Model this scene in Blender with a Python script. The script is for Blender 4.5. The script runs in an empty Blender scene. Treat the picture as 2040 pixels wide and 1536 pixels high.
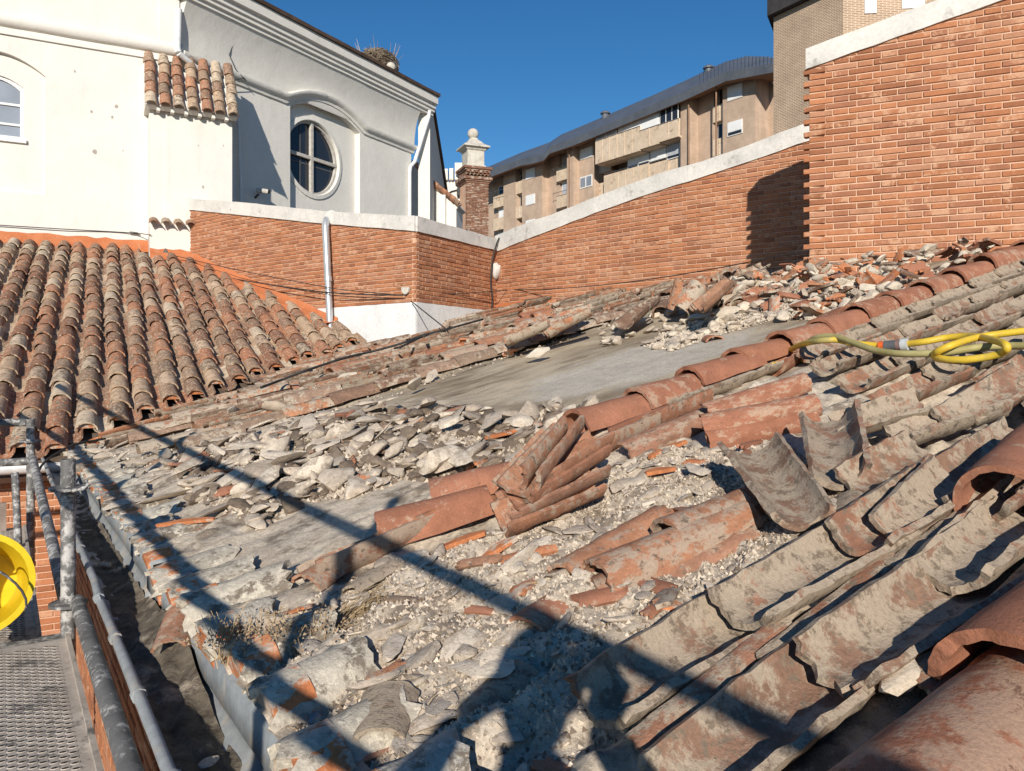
import bpy, bmesh, math, random
import numpy as np
from mathutils import Vector, Matrix, noise as mnoise
rng = random.Random(7)
nrng = np.random.RandomState(11)
SC = bpy.context.scene
COL = SC.collection
R = math.radians

# ------------------------------------------------------------------ camera
FPX, U0, V0 = 1534.0, 1020.0, 725.0          # photograph is 2040 x 1536
cam_d = bpy.data.cameras.new('camera')
cam_d.sensor_width = 36.0
cam_d.lens = FPX / 2040.0 * 36.0
cam_d.shift_y = (V0 - 768.0) / 2040.0
cam_d.clip_start = 0.02
cam_d.clip_end = 2000.0
cam = bpy.data.objects.new('camera', cam_d)
cam.rotation_euler = (R(90), 0, 0)
COL.objects.link(cam)
SC.camera = cam

# ------------------------------------------------------------------ light
SUN_DIR = Vector((0.0587, 1.0, -0.388)).normalized()     # direction the light travels
world = bpy.data.worlds.new('World')
SC.world = world
world.use_nodes = True
wn = world.node_tree
wn.nodes.clear()
sky = wn.nodes.new('ShaderNodeTexSky')
sky.sky_type = 'NISHITA'
sky.sun_disc = False
sky.sun_elevation = math.asin(-SUN_DIR.z)
sky.sun_rotation = math.atan2(-SUN_DIR.x, -SUN_DIR.y)
sky.altitude = 700
sky.air_density = 1.0
sky.dust_density = 0.0
sky.ozone_density = 3.5
bg = wn.nodes.new('ShaderNodeBackground')
bg.inputs['Strength'].default_value = 0.09
wo = wn.nodes.new('ShaderNodeOutputWorld')
hs = wn.nodes.new('ShaderNodeHueSaturation')
hs.inputs['Saturation'].default_value = 1.25
wn.links.new(sky.outputs[0], hs.inputs['Color'])
wn.links.new(hs.outputs[0], bg.inputs['Color'])
wn.links.new(bg.outputs[0], wo.inputs['Surface'])
sun_d = bpy.data.lights.new('sun', 'SUN')
sun_d.energy = 5.0
sun_d.angle = R(0.55)
sun_d.color = (1.0, 0.93, 0.82)
sun = bpy.data.objects.new('sun', sun_d)
sun.rotation_euler = SUN_DIR.to_track_quat('-Z', 'Y').to_euler()
sun.location = (0, -20, 30)
COL.objects.link(sun)
SC.view_settings.view_transform = 'Standard'
SC.view_settings.look = 'None'
SC.view_settings.gamma = 1
SC.view_settings.use_curve_mapping = False
SC.view_settings.exposure = 0.2

# ------------------------------------------------------------------ object helpers
WM = {}                                   # world matrices, so children can be placed in world space

def put(o, parent=None, M=None):
    M = M or Matrix.Identity(4)
    if parent is not None:
        o.parent = parent
        o.matrix_basis = WM[parent.name].inverted() @ M
    else:
        o.matrix_basis = M
    COL.objects.link(o)
    WM[o.name] = M.copy()
    return o

def tag(o, label=None, cat=None, group=None, kind=None):
    if label: o['label'] = label
    if cat: o['category'] = cat
    if group: o['group'] = group
    if kind: o['kind'] = kind
    return o

def empty(name, loc, label, cat, group=None, M=None):
    o = bpy.data.objects.new(name, None)
    o.empty_display_size = 0.1
    put(o, None, M or Matrix.Translation(loc))
    return tag(o, label, cat, group)

def inst(name, me, parent=None, M=None, mat=None):
    o = bpy.data.objects.new(name, me)
    return put(o, parent, M)

class MB:
    """collects geometry for ONE mesh"""
    def __init__(s):
        s.v, s.f, s.m, s.r = [], [], [], []
    def add(s, vs, fs, mi=0, rnd=0.0):
        b = len(s.v)
        s.v += [tuple(p) for p in vs]
        for f in fs:
            s.f.append([i + b for i in f]); s.m.append(mi); s.r.append(rnd)
        return s
    def box(s, M, x0, x1, y0, y1, z0, z1, mi=0, rnd=0.0):
        vs = [M @ Vector(p) for p in ((x0,y0,z0),(x1,y0,z0),(x1,y1,z0),(x0,y1,z0),(x0,y0,z1),(x1,y0,z1),(x1,y1,z1),(x0,y1,z1))]
        return s.add(vs, [(3,2,1,0),(4,5,6,7),(0,1,5,4),(1,2,6,5),(2,3,7,6),(3,0,4,7)], mi, rnd)
    def prism(s, poly0, poly1, mi=0, rnd=0.0):
        """two matching closed polygons -> solid"""
        k = len(poly0)
        fs = [list(range(k))[::-1], [k + i for i in range(k)]]
        fs += [(i, (i+1) % k, k + (i+1) % k, k + i) for i in range(k)]
        return s.add(list(poly0) + list(poly1), fs, mi, rnd)
    def tube(s, pts, rad, seg=8, mi=0, rnd=0.0, caps=True):
        pts = [Vector(p) for p in pts]
        k = len(pts)
        rr = rad if isinstance(rad, (list, tuple)) else [rad] * k
        vs, fs = [], []
        up = None
        for i, p in enumerate(pts):
            t = (pts[min(i+1, k-1)] - pts[max(i-1, 0)])
            if t.length < 1e-9: t = Vector((0,0,1))
            t.normalize()
            if up is None:
                up = t.cross(Vector((0,0,1)) if abs(t.z) < .9 else Vector((1,0,0))).normalized()
            up = (up - t * up.dot(t)).normalized()
            w = t.cross(up)
            for j in range(seg):
                a = 2 * math.pi * j / seg
                vs.append(p + up * math.cos(a) * rr[i] + w * math.sin(a) * rr[i])
        for i in range(k - 1):
            for j in range(seg):
                a, b = i*seg + j, i*seg + (j+1) % seg
                fs.append((a, b, b + seg, a + seg))
        if caps:
            fs.append(list(range(seg))[::-1]); fs.append([(k-1)*seg + j for j in range(seg)])
        return s.add(vs, fs, mi, rnd)
    def lathe(s, M, prof, seg=16, mi=0):
        vs, fs = [], []
        for (rad, z) in prof:
            for j in range(seg):
                a = 2*math.pi*j/seg
                vs.append(M @ Vector((rad*math.cos(a), rad*math.sin(a), z)))
        k = len(prof)
        for i in range(k-1):
            for j in range(seg):
                a, b = i*seg+j, i*seg+(j+1) % seg
                fs.append((a, b, b+seg, a+seg))
        fs.append(list(range(seg))[::-1]); fs.append([(k-1)*seg+j for j in range(seg)])
        return s.add(vs, fs, mi)
    def sqlathe(s, M, prof, mi=0):
        """square section profile (half-width, z)"""
        vs, fs = [], []
        for (w, z) in prof:
            for (a, b) in ((-1,-1),(1,-1),(1,1),(-1,1)):
                vs.append(M @ Vector((a*w, b*w, z)))
        k = len(prof)
        for i in range(k-1):
            for j in range(4):
                a, b = i*4+j, i*4+(j+1) % 4
                fs.append((a, b, b+4, a+4))
        fs.append([3,2,1,0]); fs.append([(k-1)*4+j for j in range(4)])
        return s.add(vs, fs, mi)
    def mesh(s, name, mats, smooth=False, auto=None):
        me = bpy.data.meshes.new(name)
        me.from_pydata(s.v, [], s.f)
        for m in (mats if isinstance(mats, (list, tuple)) else [mats]):
            me.materials.append(m)
        if len(me.polygons):
            me.polygons.foreach_set('material_index', s.m)
            if any(s.r):
                at = me.attributes.new('rnd', 'FLOAT', 'FACE')
                at.data.foreach_set('value', s.r)
            if smooth: me.polygons.foreach_set('use_smooth', [True]*len(me.polygons))
        me.update()
        if auto: me.set_sharp_from_angle(angle=R(auto))
        return me
    def obj(s, name, mats, parent=None, smooth=False, auto=None, M=None):
        """geometry was given in world space (or in M's space)"""
        return inst(name, s.mesh(name, mats, smooth or bool(auto), auto), parent, M)

def grow(pts, M=None):
    return [M @ Vector(p) for p in pts] if M else [Vector(p) for p in pts]

# ------------------------------------------------------------------ numpy noise
class VN:
    def __init__(s, seed):
        s.t = np.random.RandomState(seed).rand(256, 256)
    def __call__(s, x, y):
        x = np.asarray(x, float); y = np.asarray(y, float)
        xi = np.floor(x).astype(int); yi = np.floor(y).astype(int)
        fx = x - xi; fy = y - yi
        fx = fx*fx*(3-2*fx); fy = fy*fy*(3-2*fy)
        t = s.t
        a = t[xi % 256, yi % 256]; b = t[(xi+1) % 256, yi % 256]
        c = t[xi % 256, (yi+1) % 256]; d = t[(xi+1) % 256, (yi+1) % 256]
        return (a*(1-fx)+b*fx)*(1-fy) + (c*(1-fx)+d*fx)*fy - .5
    def fbm(s, x, y, o=4):
        r_, amp, f = 0., 1., 1.
        for i in range(o):
            r_ = r_ + amp * s(np.asarray(x)*f + 17.3*i, np.asarray(y)*f + 9.1*i); amp *= .5; f *= 2.03
        return r_
vn = VN(3)

# ------------------------------------------------------------------ materials
def srgb(r_, g, b):
    f = lambda c: c/12.92 if c <= .04045 else ((c+.055)/1.055)**2.4
    return (f(r_/255.), f(g/255.), f(b/255.), 1.0)

class NT:
    def __init__(s, name):
        s.mat = bpy.data.materials.new(name)
        s.mat.use_nodes = True
        s.t = s.mat.node_tree
        s.b = s.t.nodes['Principled BSDF']
        s.b.inputs['Roughness'].default_value = .9
        s.b.inputs['Specular IOR Level'].default_value = .25
    def n(s, typ, **kw):
        nd = s.t.nodes.new(typ)
        for k, v in kw.items():
            if k.startswith('_'): setattr(nd, k[1:], v)
            else:
                k2 = k.replace('__', ' ')
                s.set(nd.inputs[k2], v)
        return nd
    def set(s, sock, v):
        if isinstance(v, bpy.types.NodeSocket): s.t.links.new(v, sock)
        elif isinstance(v, bpy.types.Node): s.t.links.new(v.outputs[0], sock)
        else: sock.default_value = v
    def math(s, op, a, b=None, c=None, clamp=False):
        nd = s.t.nodes.new('ShaderNodeMath'); nd.operation = op; nd.use_clamp = clamp
        for i, v in enumerate((a, b, c)):
            if v is not None: s.set(nd.inputs[i], v)
        return nd.outputs[0]
    def vmath(s, op, a, b=None):
        nd = s.t.nodes.new('ShaderNodeVectorMath'); nd.operation = op
        s.set(nd.inputs[0], a)
        if b is not None: s.set(nd.inputs[1], b)
        return nd.outputs[0]
    def mix(s, f, a, b, mode='MIX'):
        nd = s.t.nodes.new('ShaderNodeMix'); nd.data_type = 'RGBA'; nd.blend_type = mode
        s.set(nd.inputs['Factor'], f); s.set(nd.inputs['A'], a); s.set(nd.inputs['B'], b)
        return nd.outputs['Result']
    def ramp(s, f, stops, interp='LINEAR'):
        nd = s.t.nodes.new('ShaderNodeValToRGB')
        cr = nd.color_ramp; cr.interpolation = interp
        while len(cr.elements) < len(stops): cr.elements.new(.5)
        for el, (p, c) in zip(cr.elements, stops):
            el.position = p; el.color = c if isinstance(c, (tuple, list)) and len(c) == 4 else ((c, c, c, 1) if not isinstance(c, (tuple, list)) else (*c, 1))
        s.set(nd.inputs[0], f)
        return nd.outputs[0]
    def noise(s, vec, scale, detail=4, rough=.6, dist=0):
        nd = s.n('ShaderNodeTexNoise', Vector=vec, Scale=scale, Detail=detail, Roughness=rough, Distortion=dist)
        return nd.outputs[0]
    def coord(s):
        return s.t.nodes.new('ShaderNodeTexCoord').outputs['Object']
    def rnd(s):
        a = s.n('ShaderNodeAttribute', _attribute_name='rnd').outputs['Fac']
        b = s.t.nodes.new('ShaderNodeObjectInfo').outputs['Random']
        return s.math('FRACT', s.math('ADD', a, b))
    def shift(s, vec, rnd_, k=37.0):
        """move the pattern by a random amount for each piece"""
        cx = s.n('ShaderNodeCombineXYZ', X=s.math('MULTIPLY', rnd_, k), Y=s.math('MULTIPLY', rnd_, k*1.7), Z=s.math('MULTIPLY', rnd_, k*.6))
        return s.vmath('ADD', vec, cx.outputs[0])
    def smap(s, vec, sc, rot=(0,0,0)):
        nd = s.n('ShaderNodeMapping', Vector=vec); nd.inputs['Scale'].default_value = sc; nd.inputs['Rotation'].default_value = rot
        return nd.outputs[0]
    def bump(s, h, strength=.5, dist=.01, prev=None):
        nd = s.n('ShaderNodeBump', Height=h, Strength=strength, Distance=dist)
        if prev is not None: s.set(nd.inputs['Normal'], prev)
        return nd.outputs[0]
    def done(s, col, normal=None, rough=None, **kw):
        s.set(s.b.inputs['Base Color'], col)
        if normal is not None: s.set(s.b.inputs['Normal'], normal)
        if rough is not None: s.set(s.b.inputs['Roughness'], rough)
        for k, v in kw.items(): s.set(s.b.inputs[k.replace('__', ' ')], v)
        return s.mat

def piece_mat(name, cols, vary=.35, nscale=9, dust=None, dust_amt=.4, dust_scale=6, dust2=None, dust2_amt=.3, bump=.4, bscale=60, rough=.92, interp='LINEAR', bdist=.004):
    """per-piece colour from a ramp, blotches, dust / lichen, fine relief"""
    t = NT(name)
    rn = t.rnd()
    v = t.shift(t.coord(), rn)
    k = len(cols)
    c = t.ramp(rn, [(i/(k-1) if k > 1 else 0, cc) for i, cc in enumerate(cols)], interp)
    n1 = t.noise(v, nscale, 5, .65)
    br = t.ramp(n1, [(.25, 1-vary), (.75, 1+vary)])
    c = t.mix(1.0, c, br, 'MULTIPLY')
    n2 = None
    if dust:
        n2 = t.noise(t.vmath('ADD', v, (5.1, 3.3, 1.7)), dust_scale, 9, .74)
        lo = .72 - dust_amt*.5
        rj = t.math('MULTIPLY', t.math('SUBTRACT', t.math('FRACT', t.math('MULTIPLY', rn, 7.31)), .5), .16)
        f = t.ramp(t.math('ADD', n2, rj), [(lo-.035, 0.0), (lo+.035, 1.0)])
        c = t.mix(f, c, dust)
    if dust2:
        n3 = t.noise(t.vmath('ADD', v, (15.1, 7.3, 4.7)), dust_scale*2.4, 8, .76)
        lo = .74 - dust2_amt*.5
        f = t.ramp(n3, [(lo-.03, 0.0), (lo+.03, 1.0)])
        c = t.mix(f, c, dust2)
    fine = t.noise(v, bscale, 4, .7)
    c = t.mix(1.0, c, t.ramp(fine, [(.3, .82), (.7, 1.12)]), 'MULTIPLY')
    h = t.math('ADD', t.math('MULTIPLY', fine, .6), n1)
    return t.done(c, t.bump(h, bump, bdist), rough)
# ------------------------------------------------------------------ frames
AZ = R(56.5)
E_ = Vector((-math.cos(AZ), math.sin(AZ), 0))            # along the eaves, away
RH = Vector((math.sin(AZ), math.cos(AZ), 0))             # horizontal, up-slope
SL = R(14.8)
RU = RH * math.cos(SL) + Vector((0, 0, math.sin(SL)))
RN = RU.cross(E_)
RO = Vector((0, 0, -.85))
RM = Matrix(((RU.x, E_.x, RN.x, RO.x), (RU.y, E_.y, RN.y, RO.y), (RU.z, E_.z, RN.z, RO.z), (0,0,0,1)))   # roof (b, a, h) -> world

def pr(u, v, h=0.0):
    """photo pixel -> (b, a) on the main roof plane raised by h"""
    d = Vector(((u-U0)/FPX, 1, (V0-v)/FPX))
    t = (RO + RN*h).dot(RN) / d.dot(RN)
    q = d*t - RO
    return q.dot(RU), q.dot(E_)

def wpt(u, v, Y):
    return Vector(((u-U0)/FPX*Y, Y, (V0-v)/FPX*Y))

def hgt(b, a):
    """relief of the stripped main roof above its plane"""
    b = np.asarray(b, float); a = np.asarray(a, float)
    big = vn.fbm(b*1.3, a*1.9, 3) * .035
    rough = vn.fbm(b*7, a*9, 4) * .035 + np.maximum(0, vn.fbm(b*16+50, a*20, 3))*.028
    ridge = (np.abs(((a+.06) / .25) % 1.0 - .5) * 2)             # old tile rows: mortar left as low ridges
    ridge = np.maximum(0, ridge - .55) * .045 * (1 + 1.2*vn(b*5, a*2))
    smooth = np.clip((b - 2.0 - .35*(a-2.5)*0 )/.5, 0, 1) * np.clip((a-2.55)/.15, 0, 1) * np.clip((5.45-a)/.2, 0, 1)
    s2 = np.exp(-(((b-1.15)/.55)**2 + ((a-2.85)/.25)**2)) * .9      # small bare patch beside the rubble
    s3 = np.exp(-(((b-.75)/.35)**2 + ((a-2.6)/.25)**2)) * .6
    m = np.clip(1 - smooth - s2 - s3, .0, 1)
    foot = .10*np.exp(-(((b-5.75)/.35)**2+((a-4.75)/.7)**2))*(1+.8*vn.fbm(b*6, a*6, 3))
    heap = foot + .055*np.exp(-(((b-1.75)/.6)**2+((a-3.9)/1.0)**2))*(1+1.2*vn.fbm(b*5, a*5, 3))
    return big*(.35+.65*m) + m*(rough + ridge) + (1-m)*vn.fbm(b*3, a*8, 3)*.006 + heap

def hz(b, a): return float(hgt(b, a))

LZ = lambda x, y: -.169*x + .318*y - 3.34                # plane of the left wing roof

# ------------------------------------------------------------------ main roof deck
def deck_material():
    t = NT('stripped_roof_mortar')
    co = t.coord()
    warp = t.n('ShaderNodeTexNoise', Vector=co, Scale=1.3, Detail=3).outputs['Color']
    cw = t.vmath('ADD', co, t.vmath('MULTIPLY', t.vmath('SUBTRACT', warp, (.5, .5, .5)), (.5, .35, 0)))
    streak = t.noise(t.smap(cw, (.9, 4.6, 3.0)), 2.0, 8, .66, .5)
    blot = t.noise(cw, 1.15, 6, .62)
    fine = t.noise(co, 85, 5, .78)
    mid = t.noise(co, 11, 8, .74)
    dirt = t.noise(t.vmath('ADD', co, (9, 2, 5)), 4.2, 9, .74)
    vor = t.n('ShaderNodeTexVoronoi', Vector=co, Scale=150)
    grit = vor.outputs['Distance']
    c = t.ramp(t.math('ADD', t.math('MULTIPLY', streak, .5), t.math('MULTIPLY', blot, .52)),
               [(.40, (.22, .175, .125)), (.46, (.38, .32, .24)), (.52, (.53, .465, .37)), (.58, (.69, .62, .50))])
    pb, pa = pr(1290, 716)
    dv = t.vmath('MULTIPLY', t.vmath('SUBTRACT', cw, (pb, pa, 0)), (.85, 1.35, 0))
    ln = t.n('ShaderNodeVectorMath', _operation='LENGTH'); t.set(ln.inputs[0], dv)
    patch = t.ramp(t.math('ADD', ln.outputs['Value'], t.math('MULTIPLY', t.math('SUBTRACT', streak, .5), 1.1)), [(.62, 1.0), (.80, 0.0)])
    c = t.mix(t.math('MULTIPLY', patch, .85), t.mix(1.0, c, (.80, .74, .66, 1), 'MULTIPLY'), t.mix(t.ramp(mid, [(.35, 0.0), (.65, 1.0)]), (.50, .45, .375, 1), (.64, .585, .50, 1)))
    c2 = t.ramp(mid, [(.30, (.28, .22, .17)), (.42, (.53, .445, .355)), (.60, (.69, .60, .49))])
    sep = t.n('ShaderNodeSeparateXYZ', Vector=cw)
    near = t.math('SUBTRACT', 1.0, t.math('MULTIPLY', t.ramp(t.math('MULTIPLY', sep.outputs[0], .2), [(.36, 0.0), (.5, 1.0)]),
                  t.ramp(t.math('MULTIPLY', sep.outputs[1], .1), [(.25, 0.0), (.27, 1.0)])))
    c = t.mix(t.math('MULTIPLY', near, .8), c, c2)
    c = t.mix(t.math('MULTIPLY', t.ramp(dirt, [(.52, 0.0), (.60, .85)]), t.math('ADD', t.math('MULTIPLY', near, .75), .25)), c, (.16, .122, .092, 1))
    c = t.mix(t.ramp(fine, [(.38, .5), (.55, 0.0)]), c, (.22, .18, .135, 1))
    c = t.mix(t.ramp(grit, [(.12, .55), (.25, 0.0)]), c, t.mix(t.ramp(vor.outputs['Color'], [(.4, 0.0), (.6, 1.0)]), (.70, .63, .51, 1), (.30, .25, .20, 1)))
    h = t.math('ADD', t.math('MULTIPLY', fine, .6), t.math('MULTIPLY', mid, 1.1))
    h = t.math('ADD', h, t.math('MULTIPLY', streak, .5))
    return t.done(c, t.bump(h, .9, .007), .95)
M_DECK = deck_material()

def build_deck():
    def zone(b0, b1, a0, a1, step, hole=None):
        nb = int((b1-b0)/step)+1; na = int((a1-a0)/step)+1
        bb, aa = np.meshgrid(np.linspace(b0, b1, nb), np.linspace(a0, a1, na), indexing='ij')
        # ragged eaves edge
        hh = hgt(bb, aa)
        X = RO.x + RU.x*bb + E_.x*aa; Y = RO.y + RU.y*bb + E_.y*aa; Z = RO.z + RU.z*bb
        keep = Z > LZ(X, Y) - .35
        vs = np.stack([bb.ravel(), aa.ravel(), hh.ravel()], 1)
        idx = np.arange(nb*na).reshape(nb, na)
        q = np.stack([idx[:-1,:-1].ravel(), idx[1:,:-1].ravel(), idx[1:,1:].ravel(), idx[:-1,1:].ravel()], 1)
        k = keep[:-1,:-1] & keep[1:,1:]
        if hole:
            hb0, hb1, ha0, ha1 = hole
            cb, ca = (bb[:-1,:-1]+bb[1:,1:])/2, (aa[:-1,:-1]+aa[1:,1:])/2
            k &= ~((cb > hb0) & (cb < hb1) & (ca > ha0) & (ca < ha1))
        return vs, q[k.ravel()]
    parts = [zone(.46, 2.96, -.6, 3.2, .0125), zone(.46, 8.96, -1.0, 13.0, .05, (.46+.02, 2.96-.02, -.6+.02, 3.2-.02))]
    V, Fc, off = [], [], 0
    for i, (v, q) in enumerate(parts):
        if i: v = v.copy(); v[:, 2] -= .006
        V.append(v); Fc.append(q+off); off += len(v)
    V = np.concatenate(V); Fc = np.concatenate(Fc)
    me = bpy.data.meshes.new('roof_deck')
    me.from_pydata(V.tolist(), [], Fc.tolist())
    me.materials.append(M_DECK)
    me.polygons.foreach_set('use_smooth', [True]*len(me.polygons))
    return tag(inst('roof_deck', me, None, RM), kind='structure')
roof = build_deck()
# ------------------------------------------------------------------ brick walls
M_BRICK = piece_mat('wall_brick', [(.30,.12,.06),(.37,.15,.072),(.41,.17,.083),(.33,.14,.078),(.42,.19,.10),(.39,.158,.075),(.40,.195,.115),(.35,.135,.066)],
                    vary=.2, nscale=5, dust=(.50,.28,.17,1), dust_amt=.24, dust_scale=7, dust2=(.13,.07,.05,1), dust2_amt=.06, bump=.35, bscale=90, interp='CONSTANT')

def simple_noise_mat(name, c0, c1, scale=4, bump=.3, bscale=40, rough=.92, c2=None, s2=9, amt2=.5, bdist=.004):
    t = NT(name)
    co = t.coord()
    n1 = t.noise(co, scale, 5, .65)
    fine = t.noise(co, bscale, 4, .7)
    c = t.ramp(n1, [(.32, c0), (.68, c1)])
    if c2:
        n2 = t.noise(t.vmath('ADD', co, (3.3, 7.7, 1.1)), s2, 6, .7)
        c = t.mix(t.ramp(n2, [(.72-amt2*.4, 0.0), (.82-amt2*.4, 1.0)]), c, (*c2, 1))
    c = t.mix(1.0, c, t.ramp(fine, [(.3, .88), (.7, 1.08)]), 'MULTIPLY')
    return t.done(c, t.bump(t.math('ADD', n1, t.math('MULTIPLY', fine, .5)), bump, bdist), rough)

M_JOINT = simple_noise_mat('brick_mortar', (.54,.33,.215), (.64,.415,.29), 6, .4, 80)
M_COPING = simple_noise_mat('coping_concrete', (.50,.48,.45), (.66,.63,.58), 3, .5, 30, c2=(.36,.34,.31), s2=5, amt2=.35, bdist=.01)
M_REDCOAT = simple_noise_mat('red_waterproof_coating', (.42,.13,.05), (.52,.19,.085), 3, .5, 30, c2=(.5,.3,.2), s2=7, amt2=.3)
M_PLINTH = simple_noise_mat('plinth_render', (.60,.60,.60), (.74,.73,.71), 2.5, .35, 25, c2=(.5,.48,.46), s2=4, amt2=.2, bdist=.012)
def plaster_mat():
    t = NT('white_plaster')
    co = t.coord()
    n1 = t.noise(co, 1.6, 6, .65)
    run = t.noise(t.smap(co, (5, 5, .35)), 1.6, 6, .7)
    mot = t.noise(co, 5.5, 7, .7)
    fine = t.noise(co, 40, 4, .7)
    c = t.ramp(n1, [(.32, (.64, .61, .555)), (.68, (.70, .67, .615))])
    c = t.mix(t.ramp(run, [(.56, 0.0), (.74, .42)]), c, (.54, .51, .46, 1))
    c = t.mix(t.ramp(mot, [(.64, 0.0), (.72, .5)]), c, (.60, .57, .52, 1))
    c = t.mix(1.0, c, t.ramp(fine, [(.3, .94), (.7, 1.04)]), 'MULTIPLY')
    h = t.math('ADD', t.math('MULTIPLY', n1, 1.2), t.math('ADD', t.math('MULTIPLY', mot, .5), t.math('MULTIPLY', fine, .06)))
    return t.done(c, t.bump(h, .32, .035), .92)
M_PLASTER = plaster_mat()

CO, PAIR, JT = .055, .375, .0125
def brick_mesh(L, name):
    mb = MB(); I = Matrix.Identity(4)
    H, D, c = CO-JT, .058, .0035
    x, z = L/2, H/2
    y1 = .011
    out = [(-x,-z),(x,-z),(x,z),(-x,z)]
    inn = [(-x+c,-z+c),(x-c,-z+c),(x-c,z-c),(-x+c,z-c)]
    vs = [(p[0], -.046, p[1]) for p in out] + [(p[0], y1-c, p[1]) for p in out] + [(p[0], y1, p[1]) for p in inn]
    fs = []
    for lo, hi in ((0,4),(4,8)):
        for i in range(4):
            j = (i+1) % 4
            fs.append((lo+i, hi+i, hi+j, lo+j))
    fs.append((11,10,9,8))
    mb.add(vs, [f[::-1] for f in fs])
    return mb
BR_S, BR_H = brick_mesh(.24, 's'), brick_mesh(.115, 'h')
ME_S, ME_H = BR_S.mesh('stretcher_brick', M_BRICK), BR_H.mesh('header_brick', M_BRICK)

class Path2:
    def __init__(s, pts, smooth=False, step=.1):
        pts = [Vector((p[0], p[1], 0)) for p in pts]
        if smooth:
            out = []
            P = [pts[0]*2-pts[1]] + pts + [pts[-1]*2-pts[-2]]
            for i in range(1, len(P)-2):
                for k in range(10):
                    t = k/10.
                    a, b, c, d = P[i-1], P[i], P[i+1], P[i+2]
                    out.append(.5*((2*b)+(-a+c)*t+(2*a-5*b+4*c-d)*t*t+(-a+3*b-3*c+d)*t*t*t))
            out.append(pts[-1]); pts = out
        s.p = pts
        s.s = [0.]
        for a, b in zip(pts, pts[1:]): s.s.append(s.s[-1]+(b-a).length)
        s.L = s.s[-1]
    def at(s, q):
        if q <= 0: i = 0
        elif q >= s.L: i = len(s.p)-2
        else:
            i = 0
            while s.s[i+1] < q: i += 1
        a, b = s.p[i], s.p[i+1]
        t = (b-a).normalized()
        return a + t*(q-s.s[i]), t
    def M(s, q, z):
        p, t = s.at(q)
        nn = Vector((t.y, -t.x, 0))
        return Matrix(((t.x, nn.x, 0, p.x), (t.y, nn.y, 0, p.y), (0, 0, 1, z), (0,0,0,1)))

def sweep(path, q0, q1, y0, y1, zb, zt, step, jitter=0, mb=None, mi=0, seed=0, curvey=None):
    """rectangular section y0..y1, zb(q)..zt(q) carried along a path"""
    mb = mb or MB()
    k = max(2, int((q1-q0)/step)+1)
    rr = random.Random(seed)
    vs, fs = [], []
    for i in range(k):
        q = q0+(q1-q0)*i/(k-1)
        M = path.M(q, 0)
        j = [rr.uniform(-jitter, jitter) for _ in range(4)]
        for (y, z, jj) in ((y1, zb(q), j[0]), (y1, zt(q), j[1]), (y0, zt(q), j[2]), (y0, zb(q), j[3])):
            vs.append(M @ Vector((0, y+jj*.5, z+jj)))
    for i in range(k-1):
        for c in range(4):
            a, b = i*4+c, i*4+(c+1) % 4
            fs.append((b, a, a+4, b+4))
    fs.append((0,1,2,3)); fs.append(((k-1)*4+3,(k-1)*4+2,(k-1)*4+1,(k-1)*4))
    mb.add(vs, fs, mi)
    return mb

def lerp_fn(pts):
    xs = [p[0] for p in pts]; ys = [p[1] for p in pts]
    return lambda q: float(np.interp(q, xs, ys))

def brick_wall(name, label, path, zbrick, zcop0, zcop1, thick, zbase, teeth=False, limit=300, seed=1, coping_over=.03, cop_q=(None, None), q_skip=None, trim=(0, 0)):
    p0, _ = path.at(path.L/2)
    root = empty(name, (p0.x, p0.y, zbase), label, 'wall'); root['kind'] = 'thing'
    core = sweep(path, 0, path.L, -min(thick, .06), 0, lambda q: zbase, lambda q: zcop0(q)+.01, .25)
    sweep(path, trim[0], path.L-trim[1], -thick, -.05, lambda q: zbase, lambda q: zcop0(q)+.01, .25, mb=core)
    core.obj('wall_core', M_JOINT, root)
    ca, cb = cop_q[0] if cop_q[0] is not None else -.01, cop_q[1] if cop_q[1] is not None else path.L+.01
    cop = sweep(path, ca, cb, -.07, coping_over, zcop0, zcop1, .18, .004, seed=seed)
    sweep(path, ca+trim[0], cb-trim[1], -thick-.03, -.06, lambda q: zcop0(q)+.004, lambda q: zcop1(q)-.004, .18, mb=cop)
    cop.obj('coping', M_COPING, root, auto=40)
    rr = random.Random(seed)
    items = []
    zmax = max(zcop0(q) for q in np.linspace(0, path.L, 20))
    k = 0
    z = zbrick
    while z < zmax:
        zc = z + (CO-JT)/2
        # flemish bond: stretcher + header, every second course moved by half a pair
        q = -.2375 + (PAIR/2 if k % 2 else 0) + rr.uniform(-.004, .004)
        i = 0
        while q < path.L:
            for kind, L in (('s', .2375), ('h', .1125)):
                c = q + L/2; q0, q1 = q, q+L
                q += L+JT
                if q1 < .03 or q0 > path.L-.03: continue
                lo, hi = max(q0, .0), min(q1, path.L-.0)
                if teeth and lo < .02 and k % 2 == 0: lo = -.048
                if zc - .02 > min(zcop0(lo), zcop0(hi)) + .05: continue
                if q_skip and q_skip(c, zc): continue
                items.append((kind, L, lo, hi, zc))
        z += CO; k += 1
    def dist(it):
        p, _ = path.at((it[2]+it[3])/2)
        return p.length
    items.sort(key=dist)
    rest = MB()
    for idx, (kind, L, lo, hi, zc) in enumerate(items):
        c = (lo+hi)/2
        M = path.M(c, zc) @ Matrix.Translation((0, rr.uniform(-.003, .003), rr.uniform(-.0015, .0015))) @ Matrix.Rotation(rr.uniform(-.006, .006), 4, 'Y')
        if teeth and lo < 0: M = M @ Matrix.Rotation(rr.uniform(-.02, .22), 4, 'Z')
        M = M @ Matrix.Diagonal(((hi-lo)/L, 1, 1, 1))
        if idx < limit:
            inst('brick', ME_S if kind == 's' else ME_H, root, M)
        else:
            src = BR_S if kind == 's' else BR_H
            rest.add([M @ Vector(v) for v in src.v], src.f, 0, rr.random())
    if rest.v: tag(rest.obj('brick_courses', M_BRICK, root), kind='stuff')
    return root

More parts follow.
